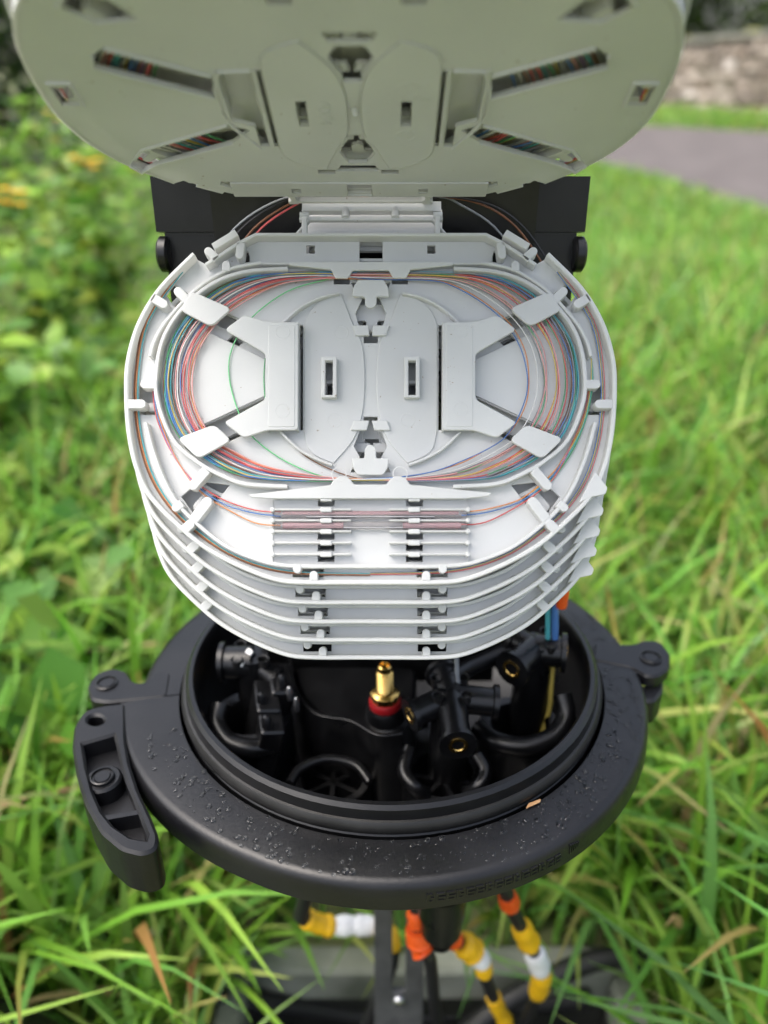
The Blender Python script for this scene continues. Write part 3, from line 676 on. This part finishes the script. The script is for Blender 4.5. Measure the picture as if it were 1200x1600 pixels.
# fibres in the outer channel
for i, (c, k) in enumerate((('brown', 0), ('orange', 3), ('aqua', 6), ('brown', 2), ('yellow', 8), ('grey', 5), ('blue', 9), ('red', 4))):
    pl = [(300 - k, 425, 2), (352 - k, 500, 1.4), (368 - k, 580, 1), (368 - k, 650, .8), (357 - k, 710, .8), (338 - k, 758, .8), (308 - k, 800, .8), (268 - k * .6, 836 - k * .5, .8), (222, 866 - k * .6, .8), (170, 887 - k * .6, .7), (110, 897 - k * .5, .7), (0, 899 - k * .4, .7)]
    if i < 4: pts = mir3 = [(-u, w, h) for u, w, h in pl]
    else: pts = pl
    fibre(pts, c, M0, f'{c} fibre running in the outer channel of the top tray on the {"left" if i < 4 else "right"}', 'fibres in the outer channel', .26, 4)
# coils glimpsed through the openings of the raised trays
for j, tr in enumerate(up[:2]):
    for i in range(16 if j == 0 else 5):
        c = seq[(i * 5 + j * 3) % len(seq)] if i % 4 else ('white', 'red', 'yellow', 'violet')[(i // 4) % 4]
        coil(c, (i + .5) / 16 * 1.7, ((i * 7) % 16 + .5) / 16 * 1.6, tr.matrix_world, f'{c} fibre coiled in the {"nearest" if j == 0 else "second"} raised tray, glimpsed through its slots', 'fibres in the raised trays', 1.0 * random.random() , .34)
for i, (c, k) in enumerate((('grey', 0), ('black', 4), ('red', 9), ('grey', 2), ('yellow', 6), ('red', 9))):
    pl = [(300 - k, 425, 2), (352 - k, 500, 1.4), (364 - k, 580, .8), (364 - k, 650, .8), (352 - k, 710, .8), (330 - k, 758, .8), (290 - k, 812, .8), (240 - k, 850, .8), (150, 892 - k, .8)]
    fibre([(-u, w, h) for u, w, h in pl] if i < 3 else pl, c, up[0].matrix_world, f'{c} fibre in the outer channel of the nearest raised tray', 'fibres in the raised trays', .4, 4)
# --- heat-shrink splice sleeves
for wv, lab, pk in ((804, 'clear splice protector sleeve with steel rod, upper of the two', 0), (821, 'pinkish splice protector sleeve, lower of the two', 1)):
    sl = thing('splice_sleeve', lab, 'splice sleeve', M0.copy(), 'splice sleeves')
    a = T(-149, wv, 2 * mm); b = T(150, wv, 2 * mm)
    def seg(x0, x1, r, mat, nm, dy=0, h=2.0, n=12):
        obj(nm, tube([(x0, a[1] + dy, h * mm), ((x0 + x1) / 2, a[1] + dy, h * mm), (x1, a[1] + dy, h * mm)], r * mm, n), mat, sl)
    seg(a[0], b[0], 1.45, 'clear_sleeve', 'sleeve')
    seg(a[0] + .012 - pk * .004, b[0] - .012, .42, 'steel', 'steel_rod', -.0006, 1.9, 8)
    if pk:
        seg(a[0] + .003, a[0] + .026, .95, 'pink_sleeve', 'inner_tube', 0, 2.2); seg(b[0] - .024, b[0] - .002, .95, 'pink_sleeve', 'inner_tube', 0, 2.2)
    else:
        seg(a[0] + .003, b[0] - .003, .6, 'pink_sleeve', 'inner_tube', .0005, 2.3)

# ================================================================== THE CLOSURE BASE
TILT, ROLL = R(26.2), R(.9)
C0 = Vector((.0038, -.0832, .4062))
E1 = Vector((math.cos(ROLL), math.sin(ROLL), 0)); PV = Vector((-math.sin(ROLL) * math.sin(TILT), math.cos(ROLL) * math.sin(TILT), math.cos(TILT)))
BM = frame(rel(*C0), reldir(*E1), reldir(*PV)); BI = BM.inverted()
def B(px, py, h=0):                     # sketch point on the level h above the clamp's top face -> closure's own metres
    o = BI @ CAMP; d = BI.to_3x3() @ ray(px, py); t = (h - o.z) / d.z; return o + d * t
def B2(px, py, h=0): q = B(px, py, h); return (q.x, q.y)
base = thing('closure_base', 'round black closure base with sealing lip holding the cable ports', 'closure base', BM)
lipR = .1036
obj('body', lathe([(.1115, -.006), (.1115, -.024), (.104, -.03), (.098, -.056), (.08, -.066), (.0, -.066), (.0, -.062), (.078, -.062), (.0955, -.053), (.0985, -.004), (.0995, .0105), (.1010, .0125), (.1030, .0125), (.1045, .011), (.1055, .004), (.1050, .001), (.1068, -.001), (.1068, -.006)], 96), 'black_plastic', base)
obj('sealing_ring', lathe([(.1048, .0065), (.1062, .0062), (.1074, .0045), (.1076, .0025), (.1070, .0005), (.1052, .0002)], 96), 'rubber', base)
# inner deck and cable ports
def ring_port(px, py, h, r, depth, th=.0045):
    q = B(px, py, h); M = Matrix.Translation((q.x, q.y, 0))
    return obj('cable_port', lathe([(r, -.0625), (r, h - .003), (r - .001, h), (r - th, h), (r - th - .001, h - .003), (r - th, -.0625)], 40, M), 'black_plastic', base)
ring_port(392, 1118, -.016, .0215, .06, .007); ring_port(520, 1212, -.045, .021, .05); ring_port(692, 1208, -.040, .021, .05, .005); ring_port(812, 1128, -.026, .0215, .06, .006)
for px, py, h, a in ((520, 1212, -.046, .5), (692, 1208, -.041, 1.9)):
    q = B(px, py, h); mb = MB()
    for k in range(3):
        mb.add(*box_g(-.019, .019, -.0012, .0012, -.012, 0, Matrix.Translation((q.x, q.y, h - .004)) @ Matrix.Rotation(a + k * math.pi / 3, 4, 'Z')))
    obj('port_web', mb.mesh(), 'black_plastic', base)
# central pedestal that carries the valve
ped = [B2(x_, y_, -.022) for x_, y_ in ((455, 1040), (470, 1085), (500, 1118), (545, 1128), (585, 1146), (625, 1146), (648, 1110), (652, 1040))]
pd = rnd(ped, .008, 6)
obj('pedestal', mesh('p', *plate_g(pd, (), -.061, -.022, .002), 40), 'black_plastic', base)
obj('pedestal_wall', wall(spline([B2(452, 1020, -.012), B2(460, 1072, -.012), B2(492, 1112, -.012), B2(548, 1124, -.012), B2(590, 1146, -.012), B2(628, 1144, -.012)], 6), .002, -.06, -.012), 'black_plastic', base)
# brass air valve
q = B(602, 1100, -.014); VM = Matrix.Translation((q.x, q.y, 0))
va = obj('air_valve', lathe([(.0062, -.014), (.0062, -.0105), (.0072, -.0100), (.0072, -.0065), (.0062, -.0055), (.0042, -.0050)] + [(.0042 + (.0003 if k % 2 else -.0003), -.0045 + k * .00075) for k in range(16)] + [(.0036, .0078), (.0034, .0105), (.0026, .0112), (.0022, .0098), (.0, .0098)], 24, VM), 'brass', base)
hexp = [(.0076 * math.cos(k * math.pi / 3), .0076 * math.sin(k * math.pi / 3)) for k in range(6)]
me = mesh('hex', *plate_g(hexp, (), -.0102, -.0062, .0004)); me.transform(VM); obj('hex_nut', me, 'brass', va)
obj('sealing_washer', lathe([(.0, -.0104), (.0078, -.0104), (.0085, -.0115), (.0085, -.0145), (.0078, -.0155), (.0, -.0155)], 28, VM), 'red_plastic', va)
obj('valve_boss', lathe([(.0, -.015), (.0088, -.015), (.0105, -.018), (.0115, -.06), (.0, -.06)], 28, VM), 'black_plastic', base)
# cable clamps: four-armed castings with brass inserts
def clamp_casting(px, py, h, arms, leg=.06):
    c = B(px, py, h); o = MB(); ins = []
    o.add(*tube_g([(c.x, c.y, h + .005), (c.x, c.y, h - .01), (c.x, c.y + .002, h - leg)], [.0085, .0095, .011], 16))
    for ax, ay, ah, r in arms:
        e = B(ax, ay, ah); d = (e - Vector((c.x, c.y, h))); d.normalize()
        s = Vector((c.x, c.y, h))
        o.add(*tube_g([s, e - d * .003, e - d * .0025, e], [r * .95, r * .92, r * 1.16, r * 1.16], 18)); ins.append((e, d, r))
    cc = obj('cable_clamp', o.mesh(smooth=40), 'black_plastic', base)
    for e, d, r in ins:
        u = d.orthogonal().normalized(); w_ = d.cross(u); fm = Matrix(((u.x, w_.x, d.x, e.x), (u.y, w_.y, d.y, e.y), (u.z, w_.z, d.z, e.z), (0, 0, 0, 1)))
        obj('brass_insert', lathe([(r * .60, -.001), (r * .60, .0004), (r * .42, .0004), (r * .34, -.0002), (r * .30, -.004), (0, -.004)], 20, fm), 'brass', cc)
    for k, (dx, dy) in enumerate(((-1, -1), (1, -1), (1, 1), (-1, 1))):
        obj('screw_hole', lathe([(.0032, .0003), (.0026, .0001), (.0024, -.004), (0, -.004)], 14, Matrix.Translation((c.x + dx * .0068, c.y + dy * .0068, h + .0072))), 'rubber', cc)
    obj('cap_dimple', lathe([(.0, .0012), (.0016, .001), (.0019, 0)], 12, Matrix.Translation((c.x, c.y, h + .0052))), 'black_rough', cc)
    return cc
clamp_casting(704, 1090, .004, ((716, 1165, .002, .0075), (640, 1118, .002, .0072), (778, 1098, .002, .0076), (690, 1050, .006, .0078)))
clamp_casting(835, 1015, .012, ((799, 1046, .012, .0082), (884, 1020, .012, .0090), (800, 995, .014, .007)))
clamp_casting(395, 1035, .004, ((345, 1035, .004, .0095), (432, 1062, -.002, .006)), .05)
# curved black tails of the incoming cables
for pts_, r_ in (([(878, 1085, -.006), (884, 1120, -.014), (862, 1152, -.020), (820, 1166, -.022), (775, 1158, -.022), (748, 1138, -.024)], .0050), ([(640, 1170, -.026), (632, 1205, -.03), (650, 1232, -.034), (665, 1240, -.04)], .0036),
                 ([(745, 1180, -.026), (758, 1205, -.03), (748, 1228, -.034), (730, 1238, -.04)], .0036), ([(345, 1100, -.006), (338, 1130, -.012), (356, 1160, -.016), (392, 1170, -.018), (425, 1166, -.02)], .0052), ([(452, 1225, -.03), (470, 1200, -.03), (510, 1186, -.03), (555, 1195, -.032), (578, 1222, -.035)], .0026),
                 ([(700, 1062, .008), (740, 1040, .006), (790, 1018, .008), (812, 1002, .012)], .0045)):
    obj('cable_tail', tube(spline([tuple(B(*p_)) for p_ in pts_], 6), r_, 12), 'black_plastic', base)
# black strap buckles beside the left port
for px, py, h in ((418, 1085, .0), (424, 1118, -.004), (440, 1058, .002)):
    c = B(px, py, h); o = obj('strap_buckle', mesh('b', *plate_g(rnd([(-.006, -.011), (.006, -.011), (.006, .011), (-.006, .011)], .002), (), -.05, 0, .001), 40), 'black_plastic', base)
    o.location = (c.x, c.y, h); o.rotation_euler = (.15, .2, .25)
for px, py, h, r in ((408, 1088, .003, .0024), (416, 1124, .0, .0026), (452, 1078, .002, .0016), (463, 1095, .001, .0014), (440, 1060, .006, .0026)):
    c = B(px, py, h); obj('clip_stud', lathe([(0, .0022), (r * .6, .0018), (r, .0), (r, -.006)], 12, Matrix.Translation((c.x, c.y, h))), 'steel' if r < .002 else 'black_rough', base)
q = B(384, 1028, .010); o = obj('tie_end', mesh('te', *plate_g(rnd([(-.0018, -.005), (.0018, -.005), (.0018, .005), (-.0018, .005)], .001), (), 0, .0012, .0002)), 'tape_white', base); o.location = (q.x, q.y, .010); o.rotation_euler = (.6, .2, -.6)

# ------------------------------------------------------------------ clamp ring round the base
clamp = thing('clamp_ring', 'wet black two-part clamp ring with latch lever round the closure base', 'clamp ring', BM)
prof = [(.1085, -.004), (.1092, 0.0), (.1258, 0.0), (.1278, -.0006), (.1292, -.0020), (.1300, -.0042), (.1303, -.0070), (.1306, -.0130), (.1292, -.0150), (.1150, -.0160), (.1120, -.014), (.1120, -.006)]
aL = math.atan2(*B2(205, 1094)[::-1]); aR = math.atan2(*B2(955, 1033)[::-1])
if aL < 0: aL += 2 * math.pi
gap = .004
def band(a0, a1, lbl): return obj('band_half', lathe(prof, 96, None, a0, a1, True, 30), 'black_rough', clamp)
band(aR + gap, aL - gap, 'rear'); a0_ = aL + gap - 2 * math.pi
V, F = lathe_g(prof, 128, None, a0_, aR - gap, True)
for k_, v_ in enumerate(V):                # the front half widens towards the latch
    r_ = math.hypot(v_[0], v_[1]); t_ = (math.atan2(v_[1], v_[0]) - a0_) % (2 * math.pi) / .95
    if r_ > .12 and t_ < 1: V[k_] = Vector((v_[0] * (1 + .0100 * (1 - t_) ** 1.3 / r_), v_[1] * (1 + .0100 * (1 - t_) ** 1.3 / r_), v_[2]))
front = obj('band_half', mesh('band', V, F, 30), 'black_rough', clamp)
def ear(pts, z0, z1, name, holes=(), bev=.0012, r=.003, parent=None):
    return obj(name, mesh('ear', *plate_g(rnd([B2(*p_) for p_ in pts], r, 5), [[B2(*p_) for p_ in h] for h in holes], z0, z1, bev), 35), 'black_rough', parent or clamp)
def circ(px, py, r_px, n=20, ry=.66): return [(px + r_px * math.cos(2 * math.pi * k / n), py + r_px * ry * math.sin(2 * math.pi * k / n)) for k in range(n)]
# left: rear ear with its pivot, and the latch lever
ear([(268, 1050), (243, 1050), (225, 1068), (208, 1066), (198, 1049), (178, 1044), (150, 1052), (136, 1072), (142, 1094), (165, 1098), (262, 1089)], -.019, .0005, 'pivot_ear')
def disc(px, py, r, z, name='pivot_pin', parent=None):
    q = B(px, py, z); obj(name, lathe([(0, .0006), (r * .62, .0006), (r * .7, 0), (r * .85, 0), (r * .9, .0009), (r, .0006), (r * 1.05, -.002)], 28, Matrix.Translation((q.x, q.y, z))), 'black_rough', parent or clamp)
disc(167, 1068, .0055, .0008)
lever_out = [(265, 1097), (160, 1104), (132, 1112), (116, 1136), (113, 1170), (120, 1215), (134, 1260), (158, 1303), (190, 1330), (222, 1338), (244, 1330), (249, 1312), (238, 1282), (218, 1240), (202, 1195), (196, 1160), (194, 1124), (201, 1122), (262, 1150)]
lever_out = [(196, 1100), (160, 1104), (132, 1112), (116, 1136), (113, 1170), (120, 1215), (134, 1260), (158, 1303), (190, 1330), (222, 1338), (244, 1330), (249, 1310), (236, 1278), (217, 1238), (203, 1195), (197, 1160)]
lever = ear(lever_out, -.0215, .001, 'latch_lever', [circ(150, 1127, 13, 16, .6), [(130, 1164), (178, 1150), (184, 1175), (189, 1200), (196, 1222), (207, 1248), (219, 1280), (230, 1308), (228, 1314), (205, 1310), (178, 1292), (160, 1270), (146, 1238), (136, 1200)]], .0012)
lf = obj('cavity_floor', mesh('cf', *plate_g([B2(*p_) for p_ in ((128, 1160), (180, 1148), (192, 1200), (209, 1245), (232, 1312), (205, 1313), (176, 1296), (158, 1272), (144, 1240), (133, 1200))], (), -.018, -.0085, .0005)), 'black_rough', lever)
q = B(160, 1214, 0); lb = obj('pivot_boss', lathe([(0, 0), (.0072, 0), (.0082, -.001), (.0088, -.012)], 28, Matrix.Translation((q.x, q.y, -.0006))), 'black_rough', lever)
disc(160, 1214, .0052, .0002, 'pivot_pin', lever)
obj('cavity_rib', mesh('r', *box_g(-.0012, .0012, -.0095, .0095, -.012, -.0008, Matrix.Translation(B(186, 1272, 0)) @ Matrix.Rotation(R(-78), 4, 'Z'))), 'black_rough', lever)
# right: hinge ears
ear([(930, 1003), (985, 1008), (1008, 1000), (1032, 1003), (1048, 1022), (1046, 1045), (1028, 1058), (1008, 1058), (990, 1046), (925, 1032)], -.006, .0006, 'hinge_ear')
ear([(960, 1040), (1000, 1052), (1030, 1052), (1040, 1036), (1040, 1060), (1026, 1078), (1004, 1076), (985, 1062)], -.022, -.0075, 'hinge_ear')
disc(1017, 1028, .0056, .0009)
# moulded maker's marks on the front of the band, worn almost flat
def mark(ang, zc, w, h):
    M = Matrix.Rotation(ang, 4, 'Z') @ Matrix.Translation((.1303, 0, zc)); mb_.add(*box_g(-.001, .0004, -w / 2, w / 2, -h / 2, h / 2, M))
mb_ = MB(); a_ = -1.47
for k in range(15):
    for j in range(3): mark(a_ + (.004 if j == 1 else 0), -.0075 + j * .0018 - .0018, .0026 if k % 3 else .0012, .0006)
    mark(a_ - .011, -.0075, .0006, .0044); a_ += .030
for k in range(5): mark(a_ + .02 + k * .009, -.0062, .0005, .0052 - .0006 * k)
obj('moulded_mark', mb_.mesh(), 'black_rough', front)
# ------------------------------------------------------------------ organiser bracket carrying the trays
ob_ = thing('tray_bracket', 'black plastic bracket behind the trays carrying their hinges', 'bracket', Matrix())
def camwall(pts, w0, w1, th, name='back_plate', mat='black_plastic'):  # plate across, following (up, forward) points
    mb = MB(); n = len(pts); V = []
    for v, z in pts:
        V += [rel(w0, v, z), rel(w1, v, z), rel(w0, v + th * .3, z + th), rel(w1, v + th * .3, z + th)]
    F = []
    for i in range(n - 1):
        a = i * 4; b = a + 4
        F += [(a, a + 1, b + 1, b), (a + 2, b + 2, b + 3, a + 3), (a, b, b + 2, a + 2), (a + 1, a + 3, b + 3, b + 1)]
    F += [(0, 2, 3, 1), ((n - 1) * 4, (n - 1) * 4 + 1, (n - 1) * 4 + 3, (n - 1) * 4 + 2)]
    return obj(name, mesh(name, V, F), mat, ob_)
hv, hz = .1165, .3155                   # the first hinge line
camwall([(hv + .038, .3050), (hv - .006, .3300), (.055, .375), (.020, .400), (-.10, .455)], -.072, .064, .004)
for s, nm in ((-1, 'side_wing'), (1, 'side_wing')):
    x0_, x1_ = (-.098, -.058) if s < 0 else (.050, .0865)
    V, F = MB().V, []
    camwall([(hv + .024, .322), (hv + .004, .331)], x0_, x1_, .010, nm)
    camwall([(hv + .0045, .333), (hv - .022, .344), (.06, .372)], x0_ + (.003 if s < 0 else 0), x1_ - (0 if s < 0 else .003), .006, nm)
    c = rel(-.0955 if s < 0 else .0848, hv - .004, .336)
    ax = Vector((1, 0, 0)); M = Matrix.Translation(c) @ Matrix.Rotation(R(90), 4, 'Y')
    obj('pivot_disc', lathe([(0, .0025), (.0062, .0025), (.0075, .0015), (.0075, -.0015), (.0062, -.0025), (0, -.0025)], 28, M), 'black_plastic', ob_)
# white hinge rail between the two stacks
hr = obj('hinge_rail', mesh('hr', *box_g(-.033, .023, -.002, .002, -.0016, .0016, cam_frame((0, hv + .0065, hz - .004), tuple(TY)))), 'tray_plastic', ob_)
for xk in (-.0155, .0045):
    obj('rail_lug', mesh('rl', *tube_g([rel(xk, hv + .006, hz - .0045), rel(xk, hv + .0015, hz - .0065)], .0016, 10), 50), 'tray_plastic', ob_)
obj('rail_plate', mesh('rpl', *box_g(-.034, .024, -.012, .006, -.004, -.0022, cam_frame((0, hv + .003, hz), tuple(TY)))), 'tray_plastic', ob_)
# fibre bundles crossing from the bracket into the trays
for i, (c, du) in enumerate((('grey', 0), ('black', 3), ('brown', 8), ('red', 11))):
    pts = [rel(-.075 + du * mm, hv - .014, .325), rel(-.062 + du * mm, hv + .0005, .318), rel(-.046 + du * mm, hv + .009, .313), rel(-.030, hv + .012 - du * .3 * mm, .311), rel(-.005, hv + .011, .311)]
    obj('optical_fibre', tube(spline([tuple(p_) for p_ in pts], 5), .45 * mm, 6), 'fibre_' + c, None, f'{c} fibre crossing left of the hinge between the two tray stacks', 'fibre', 'fibres by the hinge')
for i, (c, du) in enumerate((('brown', 0), ('black', 3), ('grey', -9))):
    pts = [rel(.068 + du * mm, hv - .012, .327), rel(.055 + du * mm, hv + .002, .320), rel(.040 + du * mm, hv + .009, .314), rel(.022, hv + .011, .311), rel(-.002, hv + .0115, .311)]
    obj('optical_fibre', tube(spline([tuple(p_) for p_ in pts], 5), .45 * mm, 6), 'fibre_' + c, None, f'{c} fibre crossing right of the hinge between the two tray stacks', 'fibre', 'fibres by the hinge')

# ------------------------------------------------------------------ buffer tubes at the right
def at_h(px, py, d): return CAMP + ray(px, py) * d
for c, dx, lab in (('aqua', -6, 'turquoise buffer tube dropping from the trays into the base'), ('blue', 5, 'blue buffer tube dropping from the trays into the base')):
    bt = obj('buffer_tube', tube([tuple(at_h(862 + dx, y_, d_)) for y_, d_ in ((880, .375), (930, .382), (965, .388), (1002, .396))], .0013 if c == 'aqua' else .0018, 10), 'fibre_' + c, None, lab, 'tube', 'buffer tubes at the right')
bt = obj('buffer_tube', tube(spline([tuple(at_h(*p_)) for p_ in ((868, 1010, .40), (862, 1060, .405), (858, 1110, .41), (845, 1150, .415))], 4), .0014, 8), 'fibre_yellow', None, 'yellow-green wire below the right-hand cable clamp', 'wire')
ow = thing('tape_wrap', 'orange tape wrap on the tubes behind the right of the tray stack', 'tape', Matrix())
for (pa, da), (pb, db), r in ((((846, 905), .374), ((882, 925), .377), .0034), (((880, 908), .372), ((877, 948), .379), .0030)):
    a = at_h(*pa, da); b = at_h(*pb, db)
    obj('wrap', tube([tuple(a), tuple((a + b) / 2 + Vector((0, 0, .001))), tuple(b)], [r * .8, r * 1.1, r * .9], 9), 'tape_orange', ow)
obj('white_wire', tube([tuple(at_h(713, 1020, .37)), tuple(at_h(714, 1050, .375)), tuple(at_h(718, 1080, .385))], .0011, 8), 'fibre_grey', None, 'thin pale grey wire behind the cross-shaped cable clamp', 'wire')

# ------------------------------------------------------------------ strap and cables under the base
st = thing('mounting_strap', 'dark slotted steel strap hanging down under the closure', 'strap', Matrix())
S0 = at_h(604, 1400, .50); S1 = at_h(608, 1680, .55); SL0 = (S0 - S1).length
S0, S1 = S0 + (S0 - S1) * .85, S0 + (S1 - S0) * 4.2        # from the base down to the chamber floor
sx = Vector((1, 0, 0)); sy = (S0 - S1).normalized(); SM = frame(S1, sx, sy); SL = (S0 - S1).length
SB = SL - SL0 * 1.85
slot = rnd([(-.0045, SB + SL0 * .50), (.0045, SB + SL0 * .50), (.0045, SB + SL0 * .95), (-.0045, SB + SL0 * .95)], .003)
obj('strap', mesh('s', *plate_g([(-.017, 0), (.017, 0), (.0165, SL), (-.0165, SL)], [slot], -.002, .0015, .0006)), 'strap_steel', st)
obj('bolt', lathe([(0, .004), (.0028, .0035), (.004, .002), (.004, 0)], 16, Matrix.Translation((0, SB + SL0 * .46, .0015))), 'steel', st)
st.matrix_world = SM
def cable(label, pts, r, bands, group='cables under the base'):
    P = spline([tuple(at_h(*p_)) for p_ in pts], 8); t_ = thing('cable', label, 'cable', Matrix(), group)
    top = BM @ Vector(((pts[0][0] - 600) / 1500 * .35, -.01, -.058)); p0 = Vector(P[0])     # up into its port in the base
    lead = [tuple(top), tuple(top.lerp(p0, .5) + Vector((0, .004, 0)))]; low_end = Vector(P[-1]); tail = [(low_end.x, low_end.y - .02, low_end.z - .12), (low_end.x * .8, low_end.y - .05, -.3)]
    obj('sheath', tube(lead + P + tail, r, 12), 'cable_black', t_)
    n = len(P) - 1
    for f0, f1, mat, k in bands:
        a, b = int(f0 * n), max(int(f1 * n), int(f0 * n) + 2); seg_ = P[a:b + 1]
        rr = [r * k * (1 + random.uniform(-.12, .12)) for _ in seg_]; rr[0] *= .86; rr[-1] *= .86
        obj('tape_band', tube(seg_, rr, 12), mat, t_)
cable('black cable with yellow and white tape bands lying left of the strap', [(470, 1432, .52), (510, 1446, .53), (560, 1446, .535), (600, 1452, .535), (612, 1490, .53), (604, 1525, .54), (560, 1640, .60)], .0052,
      [(.05, .22, 'tape_yellow', 1.35), (.22, .44, 'tape_white', 1.25), (.44, .53, 'tape_yellow', 1.6), (.53, .66, 'tape_yellow', 1.5)])
cable('black cable with orange, yellow and white tape just right of the strap', [(660, 1410, .48), (690, 1455, .49), (728, 1478, .50), (752, 1500, .51), (758, 1525, .52), (775, 1568, .55), (792, 1600, .57), (830, 1670, .60)], .0044,
      [(.14, .24, 'tape_orange', 1.5), (.25, .36, 'tape_yellow', 1.8), (.38, .46, 'tape_white', 1.5), (.48, .56, 'tape_yellow', 1.4), (.68, .86, 'tape_yellow', 1.35)])
cable('short black cable tail wrapped in orange tape under the base', [(650, 1405, .46), (652, 1440, .465), (660, 1475, .47), (672, 1500, .475), (678, 1560, .52), (690, 1660, .60)], .0042,
      [(.12, .24, 'tape_orange', 1.5), (.26, .50, 'tape_orange', 2.0)])
cable('black cable with orange, yellow and white tape farthest right under the base', [(788, 1385, .44), (798, 1415, .46), (815, 1450, .48), (836, 1492, .50), (846, 1528, .52), (835, 1562, .55), (815, 1610, .58), (790, 1680, .62)], .0043,
      [(.08, .16, 'tape_orange', 1.4), (.27, .39, 'tape_yellow', 1.7), (.42, .53, 'tape_white', 1.7), (.55, .68, 'tape_yellow', 1.6)])
q0 = at_h(690, 1400, .46)
ft = obj('gland', lathe([(0, -.030), (.007, -.030), (.009, -.02), (.012, -.018), (.012, -.004), (.014, -.002), (.014, .02)], 20, Matrix.Translation(BI @ at_h(690, 1420, .45))), 'black_plastic', base)
# dark cables lying in the chamber
for pts, lab in (([(340, 1560, .66), (480, 1575, .70), (600, 1590, .72), (760, 1575, .72), (920, 1560, .68)], 'black cable loop lying across the chamber under the strap'), ([(700, 1640, .66), (800, 1560, .66), (930, 1500, .66), (1010, 1500, .66)], 'black cable leaving the chamber at the right')):
    obj('loose_cable', tube(spline([tuple(at_h(*p_)) for p_ in pts], 6), .009, 12), 'cable_black', None, lab, 'cable')

# ------------------------------------------------------------------ removed dome cover in the grass, bottom left
dm = thing('dome_cover', 'black plastic dome cover lying in the grass at the bottom left corner', 'dome cover', Matrix.Translation((-.305, .325, .060)) @ Matrix.Rotation(R(-84), 4, 'X') @ Matrix.Rotation(R(0), 4, 'Y'))
obj('shell', lathe([(.0, .30), (.04, .297), (.075, .28), (.095, .25), (.102, .20), (.104, 0)], 48, Matrix.Translation((0, 0, -.30))), 'black_plastic', dm)
obj('flange', lathe([(.100, -.30), (.118, -.30), (.118, -.288), (.104, -.284)], 48), 'black_plastic', dm)

# ------------------------------------------------------------------ rain drops on the clamp ring, and a fallen scrap of leaf
mb = MB()
def drop(x_, y_, r, hh, sx_=1, sy_=1, rot=0):
    ca, sa = math.cos(rot), math.sin(rot); V = []
    for kr, kh in ((1, 0), (.86, .55), (.5, .9)):
        for k in range(8):
            a = k * math.pi / 4; u = r * kr * sx_ * math.cos(a); v_ = r * kr * sy_ * math.sin(a); V.append((x_ + u * ca - v_ * sa, y_ + u * sa + v_ * ca, .0001 + hh * kh))
    V.append((x_, y_, .0001 + hh)); F = []
    for L_ in range(2):
        for k in range(8): F.append((L_ * 8 + k, L_ * 8 + (k + 1) % 8, L_ * 8 + 8 + (k + 1) % 8, L_ * 8 + 8 + k))
    F += [(16 + k, 16 + (k + 1) % 8, 24) for k in range(8)]
    mb.add(V, F)
rd = random.Random(3)
for _ in range(700):
    a = rd.uniform(-2.0, .45); rr = rd.uniform(.1095, .1272)
    if a < -1.25 and rd.random() < .5: continue
    r = rd.choice((.0004, .0005, .0007, .0009, .0013)) * rd.uniform(.7, 1.2)
    drop(rr * math.cos(a), rr * math.sin(a), r, r * .5, rd.uniform(.85, 1.3), rd.uniform(.8, 1.1), rd.uniform(0, 3.14))
for _ in range(150):
    a = rd.uniform(-2.75, -1.9) if rd.random() < .8 else rd.uniform(2.0, 2.7); rr = rd.uniform(.1095, .1272); r = rd.choice((.0004, .0006, .001, .0014)) * rd.uniform(.8, 1.2)
    drop(rr * math.cos(a), rr * math.sin(a), r, r * .5, rd.uniform(.85, 1.4), rd.uniform(.8, 1.1), rd.uniform(0, 3.14))
wd = obj('water_drops', mb.mesh(smooth=80), 'water', None, 'small rain drops beaded on the black clamp ring', 'water drops', None, 'stuff'); wd.matrix_world = BM
q = B(832, 1256, .001); o = obj('leaf_scrap', mesh('ls', *plate_g(rnd([(-.0042, -.0008), (.0035, -.001), (.0046, .0002), (-.0014, .0009)], .0006), (), 0, .0004, .0001)), 'dry_leaf', None, 'dry brown scrap of leaf lying on the clamp ring', 'leaf'); o.matrix_world = BM @ Matrix.Translation((q.x, q.y, .001)) @ Matrix.Rotation(.5, 4, 'Z')
